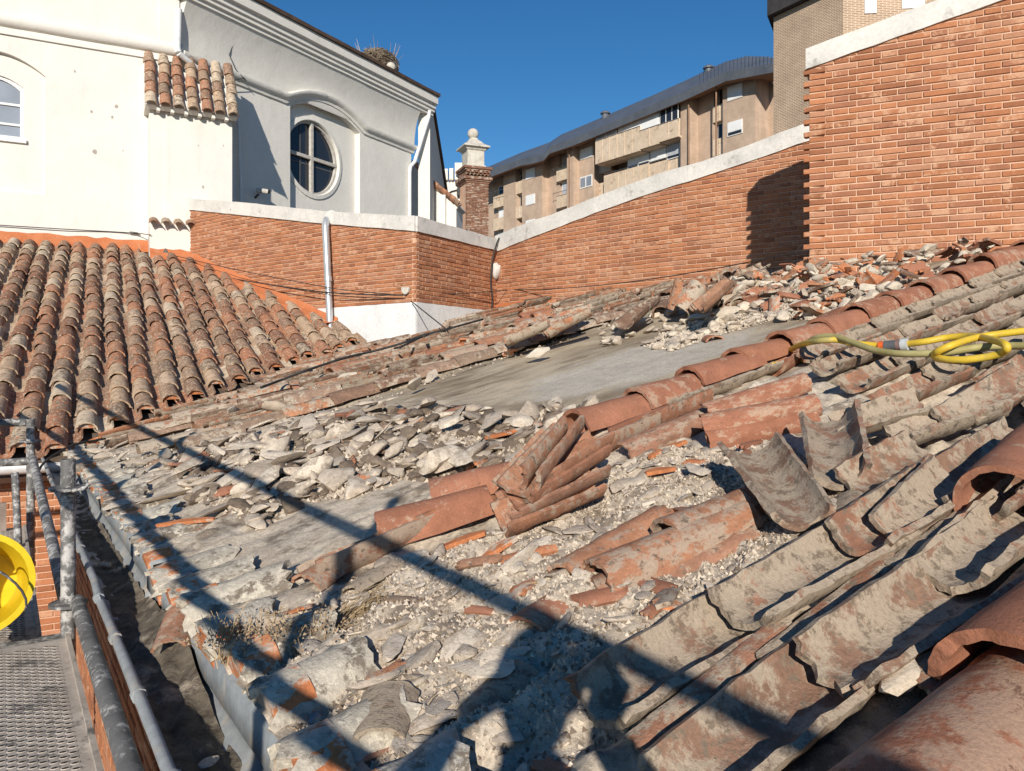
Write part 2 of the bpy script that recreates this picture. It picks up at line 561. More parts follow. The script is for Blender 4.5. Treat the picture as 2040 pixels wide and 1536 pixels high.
# right wall with the toothed end
DR = Vector((.912, -.41, 0)).normalized()
PR = Path2([(2.62, 6.78), (2.62+DR.x*3.4, 6.78+DR.y*3.4)])
def R_top(q): return 2.78 + .225*q
def R_bot(q): return 2.60 + .215*q
wallR = brick_wall('brick_wall', 'tall orange brick wall with a toothed end and pale sloping coping, on the right', PR, .79, R_bot, R_top, .26, .2, teeth=True, seed=4, cop_q=(-.03, None))
sweep(PR, -.0, 3.4, 0, .02, lambda q: .60, lambda q: .782, .09, .012, seed=6).obj('mortar_bed', simple_noise_mat('rough_bed_mortar', (.34,.25,.19), (.55,.45,.36), 9, .8, 40), wallR, auto=40)

# middle wall, gently curved in plan
def mpt(u, Y): return ((u-U0)/FPX*Y, Y)
PM = Path2([mpt(990,11.75), mpt(1071,11.0), mpt(1200,10.2), mpt(1342,9.45), mpt(1480,8.9), mpt(1613,8.45), mpt(1690,8.22)], smooth=True)
def path_q_at_u(path, u):
    best = min(np.linspace(0, path.L, 400), key=lambda q: abs((lambda p: p.x/p.y - (u-U0)/FPX)(path.at(q)[0])))
    return float(best)
def prof_from_px(path, pts):
    out = []
    for (u, v) in pts:
        q = path_q_at_u(path, u); p, _ = path.at(q)
        out.append((q, (V0-v)/FPX*p.y))
    return lerp_fn(out)
M_top = prof_from_px(PM, [(990,470),(1050,445),(1110,425),(1200,388),(1300,352),(1400,322),(1500,287),(1613,243)])
M_bot = prof_from_px(PM, [(990,502),(1050,478),(1110,455),(1200,420),(1300,385),(1400,354),(1500,320),(1613,280)])
wallM = brick_wall('brick_wall', 'long curved orange brick wall with sloping concrete coping, behind the bare roof slab', PM, .88, M_bot, M_top, .25, .15, seed=9)
sweep(PM, .0, PM.L, 0, .03, lambda q: .3, lambda q: .90+.02*math.sin(q*3)+.012*math.sin(q*11), .07, .006, seed=3).obj('red_base_strip', M_REDCOAT, wallM, auto=50)

# left wall: long face towards the viewer and a short return to the inner corner
CORN = (-1.24, 9.91)
DL = Vector((-.790, .613, 0)).normalized()
LLEN = 5.42
PL = Path2([(CORN[0]+DL.x*LLEN, CORN[1]+DL.y*LLEN), CORN])
L_top = prof_from_px(PL, [(362,396),(500,405),(660,422),(828,431)])
L_bot = prof_from_px(PL, [(362,418),(500,431),(660,447),(828,461)])
ZL = .80
wallL = brick_wall('brick_wall', 'orange brick wall with the downpipe in front, running from the white buttress to the corner', PL, ZL, L_bot, L_top, .25, .2, seed=14, coping_over=.035, trim=(0, .14))
sweep(PL, 1.9, PL.L+.02, 0, .022, lambda q: -.2, lambda q: ZL-.005, .15, .003, seed=8).obj('white_plinth', M_PLINTH, wallL, auto=50)
PL2 = Path2([CORN, mpt(990, 11.75)])
L2_top = prof_from_px(PL2, [(828,431),(990,477)])
L2_bot = prof_from_px(PL2, [(828,461),(990,500)])
wallL2 = brick_wall('brick_wall', 'short shaded return of orange brick wall between the outer corner and the inner corner', PL2, ZL, L2_bot, L2_top, .24, .2, limit=120, seed=21, coping_over=.035, cop_q=(-.005, None), trim=(.14, 0))
sweep(PL2, 0, PL2.L, 0, .022, lambda q: -.2, lambda q: ZL-.005, .12, .004, seed=18).obj('white_plinth', M_PLINTH, wallL2, auto=50)
# ------------------------------------------------------------------ roof tiles (half barrels)
def tile_mb(L=.45, w0=.19, w1=.15, th=.013, half=82, seg=10, ls=2, seed=0, warp=.004, a0=None, a1=None, ragged=0.0, x0=0.0):
    """convex cover tile lying along +x, lower (wide) end at x=0, crown up, springing line at z=0"""
    rr = random.Random(seed)
    A0, A1 = (-half if a0 is None else a0), (half if a1 is None else a1)
    outer, inner = [], []
    nx = ls+1
    e0 = [rr.uniform(-1, 1)*ragged for _ in range(seg+1)]
    e1 = [rr.uniform(-1, 1)*ragged for _ in range(seg+1)]
    for i in range(nx):
        f = i/(nx-1)
        w = w0+(w1-w0)*f
        Rr = w/2/math.sin(R(half))
        ww = rr.uniform(-warp, warp)
        for j in range(seg+1):
            a = R(A0+(A1-A0)*j/seg)
            x = L*f + (e0[j] if i == 0 else 0) + (e1[j] if i == nx-1 else 0) + x0
            dz = ww + rr.uniform(-warp, warp)*.35
            zz = Rr*(math.cos(a)-math.cos(R(half)))
            tt = th*(1+rr.uniform(-.12, .12))
            outer.append((x, Rr*math.sin(a)*(1+.0), zz+dz))
            ri = Rr-tt
            inner.append((x+rr.uniform(-.001, .001), ri*math.sin(a), ri*math.cos(a)-Rr*math.cos(R(half))+dz))
    n_ = seg+1
    vs = outer+inner
    o = len(outer)
    fs = []
    for i in range(nx-1):
        for j in range(seg):
            a = i*n_+j
            fs.append((a, a+n_, a+n_+1, a+1))
            fs.append((o+a+1, o+a+n_+1, o+a+n_, o+a))
    for j in range(seg):
        fs.append((j, j+1, o+j+1, o+j))
        a = (nx-1)*n_+j
        fs.append((a+1, a, o+a, o+a+1))
    for i in range(nx-1):
        a = i*n_
        fs.append((a+n_, a, o+a, o+a+n_))
        a = i*n_+seg
        fs.append((a, a+n_, o+a+n_, o+a))
    mb = MB(); mb.add(vs, [f[::-1] for f in fs])
    return mb

M_TILE_OLD = piece_mat('old_roof_tile', [(.23,.105,.062),(.42,.29,.19),(.33,.155,.09),(.25,.145,.095),(.46,.33,.23),(.36,.15,.08),(.30,.19,.125),(.48,.38,.28),(.38,.18,.10),(.27,.165,.115)],
                       vary=.4, nscale=14, dust=(.18,.125,.088,1), dust_amt=.32, dust_scale=17, dust2=(.56,.47,.355,1), dust2_amt=.34, bump=.7, bscale=110, interp='CONSTANT')
M_TILE_GREY = piece_mat('weathered_dark_tile', [(.21,.125,.085),(.30,.16,.10),(.25,.175,.125),(.37,.165,.09),(.22,.155,.11),(.29,.19,.135),(.40,.185,.10),(.27,.185,.135)],
                       vary=.4, nscale=13, dust=(.42,.345,.265,1), dust_amt=.40, dust_scale=13, dust2=(.11,.08,.06,1), dust2_amt=.3, bump=.8, bscale=110, interp='CONSTANT')
M_TILE_DUSTY = piece_mat('mortar_dusted_tile', [(.25,.125,.08),(.30,.145,.09),(.28,.165,.115),(.23,.135,.09),(.32,.155,.095)],
                       vary=.3, nscale=12, dust=(.37,.295,.22,1), dust_amt=.58, dust_scale=12, dust2=(.19,.145,.105,1), dust2_amt=.36, bump=1.0, bscale=120, bdist=.005)
M_TILE_RED = piece_mat('red_ridge_tile', [(.29,.12,.07),(.33,.145,.088),(.31,.13,.078),(.36,.165,.10),(.32,.13,.07)],
                       vary=.25, nscale=9, dust=(.40,.26,.18,1), dust_amt=.24, dust_scale=16, dust2=(.16,.085,.055,1), dust2_amt=.22, bump=.5, bscale=120)
M_TILE_CLEAN = piece_mat('smooth_red_tile', [(.29,.12,.07),(.32,.135,.08)], vary=.28, nscale=9, dust=(.36,.23,.16,1), dust_amt=.36, dust_scale=11, dust2=(.16,.085,.055,1), dust2_amt=.26, bump=.8, bscale=170)
M_TILE_BROWN = piece_mat('brown_old_tile', [(.31,.145,.085),(.37,.175,.10),(.29,.155,.105),(.35,.15,.08)], vary=.35, nscale=12, dust=(.37,.275,.205,1), dust_amt=.40, dust_scale=15, dust2=(.15,.11,.08,1), dust2_amt=.3, bump=.8, bscale=120)
M_TILE_RAW = piece_mat('broken_terracotta', [(.48,.18,.075),(.44,.155,.062),(.52,.22,.11)], vary=.3, nscale=24, dust=(.48,.38,.30,1), dust_amt=.35, dust_scale=18, bump=.7, bscale=100)

def crust(mb, seed, amp=.0035, edge=.006, half=80, L=.45):
    """lumpy mortar crust: small bulges, thicker along the long rims"""
    rr = random.Random(seed); off = Vector((seed*5.3, seed*2.1, 0))
    out = []
    for v in mb.v:
        p = Vector(v)
        k = mnoise.noise(p*28+off)*amp+mnoise.noise(p*70+off)*amp*.6
        rim = max(0., 1-p.z/.028)
        n = Vector((0, p.y, p.z+.02)).normalized()
        p += n*k+Vector((0, 0, -1))*rim*edge*max(0, mnoise.noise(Vector((p.x*16, p.y*3, seed)))+.25)
        p.x += mnoise.noise(Vector((p.y*30, seed*1.7, 3)))*.006*(1 if p.x < .04 or p.x > L-.04 else 0)
        out.append(tuple(p))
    mb.v = out
    return mb
OLD_TILES = [tile_mb(.44, .182, .150, .014, 80, 8, 2, sd, .006, ragged=.004).mesh('cover_tile', M_TILE_OLD, auto=50) for sd in range(5)]

# ------------------------------------------------------------------ left wing: tiled roof
LU_H = Vector((-.469, .883, 0)); LE = Vector((.883, .469, 0))
LS = math.atan(.36)
LU = LU_H*math.cos(LS)+Vector((0, 0, math.sin(LS)))
LN = (-LU).cross(LE); LN = LN if LN.z > 0 else -LN
LO = Vector((-3.97, 6.09, LZ(-3.97, 6.09)))
BUT_P = Vector((-5.64, 13.2, 0)); W1_P = Vector((-5.87, 13.58, 0))
def left_span(p):
    """slope distances between which a row at eaves coordinate p is visible and exists"""
    base = LO+LE*p
    # valley: main roof z == left roof z
    g = lambda q: (lambda P: (RO.z + RU.z/ (RU.x**2+RU.y**2)*(P.x*RU.x+P.y*RU.y)) - P.z)(base+LU*q)
    q0 = 0.0
    if g(0) > 0:
        lo, hi = 0, 9
        for _ in range(40):
            m = (lo+hi)/2
            if g(m) > 0: lo = m
            else: hi = m
        q0 = hi + .22
    ch = math.cos(LS)
    q1 = (W1_P-LO).dot(LU_H)/ch - .10
    pb = (Vector((-6.39, 13.3, 0))-LO).dot(LE)
    if p > pb-.05: q1 = (BUT_P-LO).dot(LU_H)/ch - .16
    # long brick wall
    Cn = Vector((*CORN, 0)); nL = Vector((DL.y, -DL.x, 0)); nL = nL if nL.y < 0 else -nL
    den = (LU_H*ch).dot(nL)
    qw = (Cn-Vector((base.x, base.y, 0))).dot(nL)/den
    return q0, min(q1, qw-.26)

def build_left_roof():
    root = empty('tiled_roof', LO, 'old barrel tile roof of the left wing with mottled cream, brown and orange rows', 'roof')
    mb = MB()
    a = [LO+LE*p+LU*q-LN*.03 for (p, q) in ((-3.5,-.05),(.7,-.05),(6.6,4.6),(6.6,8.3),(-3.5,8.3))]
    mb.prism([x-LN*.1 for x in a], a)
    mb.obj('roof_base', simple_noise_mat('dirty_roof_bed', (.10,.07,.05), (.17,.13,.10), 8, .6, 40), root)
    ch_mb = tile_mb(.46, .17, .145, .013, 75, 5, 1, 77)
    chan = MB(); plugs = MB()
    rr = random.Random(5)
    pitch, exp_ = .232, .355
    tiles = []
    for k in range(-13, 27):
        p = k*pitch+.07
        q0, q1 = left_span(p)
        q0 += rr.uniform(-.05, .05)
        if q1-q0 < .2: continue
        nt = int((q1-q0)/exp_)
        for i in range(nt+1):
            q = q0+i*exp_+rr.uniform(-.015, .015)
            L = 1.0
            if q+.2 > q1: continue
            B = Matrix(((LU.x, -LE.x, LN.x, 0), (LU.y, -LE.y, LN.y, 0), (LU.z, -LE.z, LN.z, 0), (0,0,0,1)))
            pos = LO+LE*(p+rr.uniform(-.011, .011)+.016*math.sin(q*1.1+k*2.3))+LU*(q+(rr.uniform(-.06, .03) if rr.random() < .12 else 0))+LN*(.045+rr.uniform(-.004, .006))
            M = Matrix.Translation(pos) @ B @ Matrix.Rotation(R(1.9+rr.uniform(-.5, .6)), 4, 'Y') @ Matrix.Rotation(rr.uniform(-.02, .02), 4, 'Z') @ Matrix.Rotation(rr.uniform(-.05, .05), 4, 'X')
            tiles.append((pos.length, M, k))
            if i == 0:
                prof = [(0, .078*math.sin(t)*1.0, .074*math.cos(t)) for t in np.linspace(-1.45, 1.45, 9)]
                P0 = [M @ Vector((.03, y, z)) for (_, y, z) in prof]; P1 = [M @ Vector((.10, y, z)) for (_, y, z) in prof]
                plugs.prism(P0[::-1], P1[::-1], 0, rr.random())
        pc = p+pitch/2
        q0, q1 = left_span(pc)
        q = q0-.05
        while q < q1-.2:
            pos = LO+LE*pc+LU*q+LN*.055
            M = Matrix.Translation(pos) @ B @ Matrix.Rotation(R(1.5), 4, 'Y') @ Matrix.Rotation(math.pi, 4, 'X')
            chan.add([M @ Vector(v) for v in ch_mb.v], ch_mb.f, 0, rr.random())
            q += exp_
    tiles.sort(key=lambda t: t[0])
    rest = MB()
    src = tile_mb(.44, .182, .150, .014, 80, 8, 1, 3, .006)
    # tiles in the picture come first
    def vis(M):
        p = M @ Vector((.2, 0, .07)); u = U0+p.x/p.y*FPX; v = V0-p.z/p.y*FPX
        return -25 < u < 2060
    order = [t for t in tiles if vis(t[1])]; out = [t for t in tiles if not vis(t[1])]
    pale = {}
    for i, (d, M, k) in enumerate(order+out):
        if i < 300: inst('tile', OLD_TILES[rr.randrange(5)], root, M)
        else: rest.add([M @ Vector(v) for v in src.v], src.f, 0, rr.random())
    if rest.v: tag(rest.obj('tile_courses', M_TILE_OLD, root, auto=50), kind='stuff')
    tag(chan.obj('channel_tiles', M_TILE_OLD, root, auto=50), kind='stuff')
    plugs.obj('mortar_plugs', M_TILE_RAW, root)
    # red coating where the roof meets the walls
    fl = MB()
    def ribbon(pts, up, out, nn):
        """pts on the wall foot; strip climbs the wall by `up` and runs out onto the roof by `out`"""
        vs, fs = [], []
        for i, P in enumerate(pts):
            z0 = LZ(P.x, P.y)
            j = rr.uniform(-.018, .018)
            Po = P+nn*out
            zo = LZ(Po.x, Po.y)+.075
            vs += [(P.x+nn.x*.028, P.y+nn.y*.028, z0+up+j), (P.x+nn.x*.05, P.y+nn.y*.05, z0+up*.65), (Po.x, Po.y, zo+j), (Po.x+nn.x*.02, Po.y+nn.y*.02, zo-.09)]
        for i in range(len(pts)-1):
            for c in range(3):
                a_ = i*4+c
                fs.append((a_, a_+1, a_+5, a_+4))
        fl.add(vs, fs)
    nL = Vector((DL.y, -DL.x, 0)); nL = nL if nL.y < 0 else -nL
    ribbon([Vector((CORN[0]+DL.x*s, CORN[1]+DL.y*s, 0)) for s in np.linspace(1.5, 5.3, 26)], .13, .24, nL)
    nW = Vector((.469, -.883, 0))
    ribbon([W1_P-LE*s+Vector((0,0,0)) for s in np.linspace(.45, 4.5, 30)], .16, .1, nW)
    ribbon([BUT_P+LE*s for s in np.linspace(-.52, .30, 8)], .14, .12, nW)
    fl.obj('red_flashing', M_REDCOAT, root, auto=60)
    return root
left_roof = build_left_roof()

# ------------------------------------------------------------------ plates with openings
def plate(name, path, outer, holes, yf, depth, mats, parent, back=True):
    """wall skin in (q, z) with openings; reveals go back by depth"""
    bm = bmesh.new()
    def loop(pts, y):
        return [bm.verts.new(path.M(q, 0) @ Vector((0, y, z))) for q, z in pts]
    edges = []
    lo = loop(outer, yf)
    for i in range(len(lo)): edges.append(bm.edges.new((lo[i], lo[(i+1) % len(lo)])))
    hl = []
    for h in holes:
        l = loop(h, yf); hl.append((h, l))
        for i in range(len(l)): edges.append(bm.edges.new((l[i], l[(i+1) % len(l)])))
    bmesh.ops.triangle_fill(bm, use_beauty=True, use_dissolve=False, edges=edges)
    _, t = path.at((outer[0][0]+outer[len(outer)//2][0])/2)
    nn = Vector((t.y, -t.x, 0))
    for f in bm.faces:
        f.normal_update()
        if f.normal.dot(nn) < 0: f.normal_flip()
    for h, l in hl:
        b = loop(h, yf-depth)
        for i in range(len(l)):
            j = (i+1) % len(l)
            bm.faces.new((l[i], l[j], b[j], b[i]))
    b = loop(outer, yf-depth)
    for i in range(len(lo)):
        j = (i+1) % len(lo)
        bm.faces.new((lo[i], lo[j], b[j], b[i]))
    me = bpy.data.meshes.new(name)
    bm.to_mesh(me); bm.free()
    for m in (mats if isinstance(mats, (list, tuple)) else [mats]): me.materials.append(m)
    return inst(name, me, parent)

def wq(path, u, v=None, lo=-3., hi=14.):
    """pixel -> (q, z) on the vertical plane of a straight path"""
    a, t = path.at(0)
    k = (u-U0)/FPX
    s = (k*a.y-a.x)/(t.x-k*t.y)
    if v is None: return s
    return s, (V0-v)/FPX*(a.y+t.y*s)

def sweep_prof(path, q0, q1, prof, step=.3, zoff=None, jitter=0, seed=0, mb=None):
    """closed (y, z) profile carried along a path; zoff(q) lifts it"""
    mb = mb or MB(); rr = random.Random(seed)
    k = max(2, int((q1-q0)/step)+1); m = len(prof)
    vs, fs = [], []
    for i in range(k):
        q = q0+(q1-q0)*i/(k-1); M = path.M(q, 0); dz = zoff(q) if zoff else 0
        for y, z in prof: vs.append(M @ Vector((0, y+rr.uniform(-jitter, jitter), z+dz+rr.uniform(-jitter, jitter))))
    for i in range(k-1):
        for c in range(m):
            a, b = i*m+c, i*m+(c+1) % m
            fs.append((a, b, b+m, a+m))
    fs.append(list(range(m))[::-1]); fs.append([(k-1)*m+c for c in range(m)])
    mb.add(vs, fs)
    return mb

def glass_mat(name, col, rough=.08):
    t = NT(name)
    n = t.noise(t.coord(), 2.5, 3, .5)
    return t.done(t.mix(n, (*[c*.7 for c in col], 1), (*[c*1.25 for c in col], 1)), None, rough, Specular__IOR__Level=.5)
M_GLASS_DARK = glass_mat('dark_window_glass', (.022, .026, .034))
M_GLASS_FROST = glass_mat('frosted_window_glass', (.22, .25, .30), .35)
M_WHITE_PAINT = simple_noise_mat('white_paint', (.68,.67,.64), (.78,.77,.74), 5, .1, 30, rough=.55)
M_OLD_FRAME = simple_noise_mat('old_window_frame', (.38,.35,.31), (.56,.53,.48), 12, .2, 60)
M_ROOFEDGE = simple_noise_mat('dark_roof_edge', (.07,.045,.035), (.13,.085,.06), 5, .3, 40)
M_PVC = simple_noise_mat('white_pipe', (.62,.62,.61), (.74,.74,.73), 5, .08, 30, rough=.5)
M_CABLE = simple_noise_mat('black_cable', (.02,.02,.02), (.05,.047,.045), 20, .1, 50, rough=.6)

def build_church():
    root = empty('church_building', (-5.87, 13.58, 1.5), 'white plastered church with a round window, curved cornices and a tile capped buttress', 'church')
    p1 = Path2([(W1_P.x-LE.x*6.5, W1_P.y-LE.y*6.5), (W1_P.x, W1_P.y)])
    D2 = Vector((.492, .870, 0)).normalized()
    p2 = Path2([(W1_P.x, W1_P.y), (W1_P.x+D2.x*8.6, W1_P.y+D2.y*8.6)])
    # --- wall towards the left wing, with an arched recess and a window
    qr, zt = wq(p1, 90, 152); qc = wq(p1, -14); hw = qr-qc
    zb = wq(p1, 60, 386)[1]
    rise = .30
    arch = [(qc-hw, zb), (qr, zb)] + [(qc+hw*x, zt+rise*(1-x*x)) for x in np.linspace(1, -1, 17)]
    plate('wall', p1, [(-.5, 1.2), (p1.L, 1.2), (p1.L, 9), (-.5, 9)], [arch], 0, .10, M_PLASTER, root)
    wr, wz0 = wq(p1, 46, 276); wt = wq(p1, 46, 172)[1]; whw = wr-qc
    wh = [(qc-whw, wz0), (wr, wz0)] + [(qc+whw*x, wt+.16*(1-x*x)) for x in np.linspace(1, -1, 13)]
    plate('recess_wall', p1, [(qc-hw-.1, zb-.1), (qr+.1, zb-.1), (qr+.1, zt+rise+.1), (qc-hw-.1, zt+rise+.1)], [wh], -.09, .12, M_PLASTER, root)
    win = inst('window', None, root, p1.M(qc, wz0)) if False else None
    fr = MB()
    M = p1.M(qc, 0)
    inner = [(x*(whw-.05), (wt+.16*(1-x*x)-.05)) for x in np.linspace(1, -1, 13)]
    o_ = [(-whw, wz0), (whw, wz0)]+[(whw*x, wt+.16*(1-x*x)) for x in np.linspace(1, -1, 13)]
    i_ = [(-whw+.05, wz0+.05), (whw-.05, wz0+.05)]+inner
    k = len(o_)
    vs = [M @ Vector((x, -.13, z)) for x, z in o_]+[M @ Vector((x, -.13, z)) for x, z in i_]+[M @ Vector((x, -.2, z)) for x, z in i_]
    fs = [(i, (i+1) % k, k+(i+1) % k, k+i) for i in range(k)]+[(k+i, k+(i+1) % k, 2*k+(i+1) % k, 2*k+i) for i in range(k)]
    fr.add(vs, fs)
    for vv in (203, 243):
        z = wq(p1, 20, vv)[1]
        fr.box(M, -whw+.05, whw-.05, -.17, -.14, z-.018, z+.018)
    wframe = fr.obj('window', M_WHITE_PAINT, root)
    MB().add([M @ Vector((x, -.165, z)) for x, z in i_], [list(range(k))]).obj('pane', M_GLASS_FROST, wframe)
    MB().box(M, -whw-.04, whw+.04, -.12, -.04, wz0-.06, wz0).obj('sill', M_WHITE_PAINT, wframe)
    # mouldings of the first wall
    zm = 5.42
    tor = [(0, zm)]+[(.10*math.sin(a), zm+.11-.11*math.cos(a)) for a in np.linspace(.1, math.pi-.1, 9)]+[(0, zm+.22)]
    sweep_prof(p1, -.5, p1.L+.05, tor, .25, jitter=.004, seed=2).obj('cornice_moulding', M_PLASTER, root, auto=40)
    sweep_prof(p1, -.5, p1.L+.02, [(0, zm-.13), (.035, zm-.13), (.035, zm-.08), (0, zm-.06)], .4, jitter=.003).obj('cornice_fillet', M_PLASTER, root)
    # --- wall with the round window
    ql, zl = wq(p2, 578, 207); qrr, zr = wq(p2, 717, 262)
    zs = (zl+zr)/2-.04
    qm = (ql+qrr)/2; hw2 = (qrr-ql)/2
    zb2 = 1.0
    arch2 = [(ql, zb2), (qrr, zb2)]+[(qm+hw2*x, zs+.30*(1-x*x)) for x in np.linspace(1, -1, 21)]
    qe = wq(p2, 819); zc_ = 5.0
    plate('wall', p2, [(0, .8), (qe, .8), (qe, 6.6), (0, 6.6)], [arch2], 0, .16, M_PLASTER, root)
    cq, cz = wq(p2, 634, 313)
    rad = .79
    circ = lambda r_, n=40: [(cq+r_*math.cos(2*math.pi*i/n), cz+r_*math.sin(2*math.pi*i/n)) for i in range(n)]
    plate('recess_wall', p2, [(ql-.05, zb2-.05), (qrr+.05, zb2-.05), (qrr+.05, zs+.36), (ql-.05, zs+.36)], [circ(rad)], -.15, .20, M_PLASTER, root)
    ring = MB()
    n = 40
    vs = []
    for (r_, y) in ((rad+.09, -.148), (rad+.09, -.125), (rad+.01, -.115), (rad-.01, -.15)):
        vs += [p2.M(q, 0) @ Vector((0, y, z)) for q, z in circ(r_)]
    fs = []
    for s_ in range(3):
        for i in range(n):
            j = (i+1) % n
            fs.append((s_*n+i, s_*n+j, (s_+1)*n+j, (s_+1)*n+i))
    ring.add(vs, [f[::-1] for f in fs]).obj('window_surround', M_PLASTER, root, auto=40)
    fr = MB()
    vs = []
    for (r_, y) in ((rad, -.23), (rad, -.19), (rad-.055, -.19), (rad-.055, -.25)):
        vs += [p2.M(q, 0) @ Vector((0, y, z)) for q, z in circ(r_)]
    fs = []
    for s_ in range(3):
        for i in range(n):
            j = (i+1) % n
            fs.append((s_*n+i, s_*n+j, (s_+1)*n+j, (s_+1)*n+i))
    fr.add(vs, [f[::-1] for f in fs])
    M = p2.M(cq, cz)
    fr.box(M, -.035, .035, -.24, -.17, -rad+.02, rad-.02)
    fr.box(M, -rad+.02, rad-.02, -.235, -.175, -.035, .035)
    rw = fr.obj('round_window', M_OLD_FRAME, root)
    MB().add([M @ Vector(((rad-.03)*math.cos(2*math.pi*i/n), -.255, (rad-.03)*math.sin(2*math.pi*i/n))) for i in range(n)], [list(range(n))]).obj('pane', M_GLASS_DARK, rw)
    # inner secondary frame seen through the glass line
    ib = MB(); ib.box(M, -.30, -.27, -.253, -.246, -.66, .66); ib.box(M, -.7, .7, -.253, -.246, -.16, -.13)
    ib.obj('inner_bar', simple_noise_mat('dim_inner_frame', (.07,.07,.075), (.11,.11,.115), 9, .1, 30), rw)
    # curved string course that climbs over the arch
    def lift(q):
        x = (q-qm)/(hw2+.12)
        return .34*(1-x*x) if abs(x) < 1 else 0.
    z0 = zs+.0
    pro = [(0, z0), (.035, z0+.01), (.05, z0+.07), (.10, z0+.10), (.13, z0+.15), (.13, z0+.19), (0, z0+.23)]
    sweep_prof(p2, .02, qe+.08, pro, .08, lift, .003, 3).obj('string_course', M_PLASTER, root, auto=35)
    # cove and eaves cornice
    cove = [(0, z0+.2)]+[(.015+.20*(x**2.2), z0+.24+(6.40-z0-.24)*x) for x in np.linspace(0, 1, 7)]+[(0, 6.40)]
    sweep_prof(p2, .0, qe+.12, cove, .3, jitter=.004, seed=5).obj('cove', M_PLASTER, root, auto=40)
    cor = [(0, 6.40), (.24, 6.40), (.24, 6.46), (.29, 6.48), (.29, 6.54), (.33, 6.56), (.33, 6.64), (.40, 6.67), (.40, 6.86), (0, 6.86)]
    sweep_prof(p2, -.1, qe+.62, cor, .5, jitter=.003, seed=6).obj('eaves_cornice', M_PLASTER, root, auto=30)
    sweep_prof(p2, -.3, qe+.64, [(-3, 8.2), (-.2, 6.87), (.45, 6.865), (.46, 6.93), (-.2, 6.96), (-3, 8.28)], .6, jitter=.006).obj('roof_edge', M_ROOFEDGE, root)
    # frieze part over the first wall corner
    plate('frieze', p1, [(p1.L-.3, 5.6), (p1.L, 5.6), (p1.L, 8.4), (p1.L-.3, 8.4)], [], .06, .05, M_PLASTER, root)
    # --- shaded flank behind the corner
    Pe = p2.M(qe+.42, 0) @ Vector((0, .28, 0))
    fl = MB()
    a = [(Pe.x, Pe.y, .8), (Pe.x-.02, Pe.y+7, .8), (Pe.x-.02, Pe.y+7, 4.6), (Pe.x-.01, Pe.y+3.2, 5.95), (Pe.x, Pe.y+.02, 6.9)]
    fl.prism([(x-.3, y, z) for x, y, z in a], a); fl.obj('flank_wall', M_PLASTER, root)
    sweep_mb = MB()
    sweep_mb.tube([(Pe.x+.02, Pe.y, 6.95), (Pe.x+.02, Pe.y+3.2, 6.0), (Pe.x+.02, Pe.y+7, 4.65)], .05, 6)
    sweep_mb.obj('verge', M_ROOFEDGE, root)
    # --- buttress
    b0, b1 = -.52, .80
    pb = Path2([(BUT_P.x+LE.x*b0, BUT_P.y+LE.y*b0), (BUT_P.x+LE.x*b1, BUT_P.y+LE.y*b1)])
    bt = MB()
    I = pb.M(0, 0)
    wq_ = pb.L
    zt_ = 4.36
    bt.box(I, .24, wq_, -1.6, 0, 1.0, zt_-.02)
    bt.box(I, 0, .24, -1.2, -.012, 1.0, zt_-.02)
    but = bt.obj('buttress', M_PLASTER, root)
    # sloping cap: rafters under, tiles over
    rr = random.Random(12)
    qa, qb = -.07, wq_+.07
    ridge_z, ridge_y = 5.36, -.50
    eave_z, eave_y = 4.34, .16
    slope = Vector((0, ridge_y-eave_y, ridge_z-eave_z)); Ls = slope.length; sd = slope.normalized()
    nrm = Vector((0, -sd.z, sd.y)); nrm = nrm if nrm.z > 0 else -nrm
    base = MB()
    pts = [(qa, eave_y+.0, eave_z-.02), (qb, eave_y, eave_z-.02), (qb, ridge_y-.05, ridge_z), (qa, ridge_y-.05, ridge_z)]
    base.prism([I @ (Vector(p)-nrm*.10) for p in pts], [I @ Vector(p) for p in pts])
    base.prism([I @ Vector((qa, ridge_y-.05, 4.3)), I @ Vector((qb, ridge_y-.05, 4.3)), I @ Vector((qb, -.0, 4.3)), I @ Vector((qa, .0, 4.3))],
               [I @ Vector((qa, ridge_y-.05, ridge_z-.1)), I @ Vector((qb, ridge_y-.05, ridge_z-.1)), I @ Vector((qb, -.0, 4.42)), I @ Vector((qa, .0, 4.42))])
    capb = base.obj('cap_bed', M_PLASTER, root)
    B3 = Matrix(((0, 1, 0, 0), (sd.y, 0, nrm.y, 0), (sd.z, 0, nrm.z, 0), (0,0,0,1)))
    B3 = Matrix(((0, -1, 0, 0), (sd.y, 0, nrm.y, 0), (sd.z, 0, nrm.z, 0), (0,0,0,1)))
    nrow = 7
    brk = MB()
    for r_ in range(nrow):
        q = qa+.09+(qb-qa-.16)*r_/(nrow-1)
        for i in range(5):
            d = -.06+i*.255
            if d+.25 > Ls+.12: continue
            M = I @ Matrix.Translation(Vector((q+rr.uniform(-.01, .01), eave_y, eave_z))+sd*d+nrm*.035) @ B3 @ Matrix.Rotation(R(2.6), 4, 'Y') @ Matrix.Rotation(rr.uniform(-.04, .04), 4, 'Z') @ Matrix.Diagonal((.74, 1.06, 1.1, 1))
            inst('tile', OLD_TILES[rr.randrange(5)], capb, M)
        if r_ < nrow-1:
            q2 = q+(qb-qa-.16)/(nrow-1)/2
            brk.box(I, q2-.028, q2+.028, .0, eave_y-.01, eave_z-.10, eave_z-.03)
    brk.obj('dentils', M_PLASTER, capb)
    # chimney-like tile course low on the buttress
    cp = MB(); low = []
    ztl = 2.36
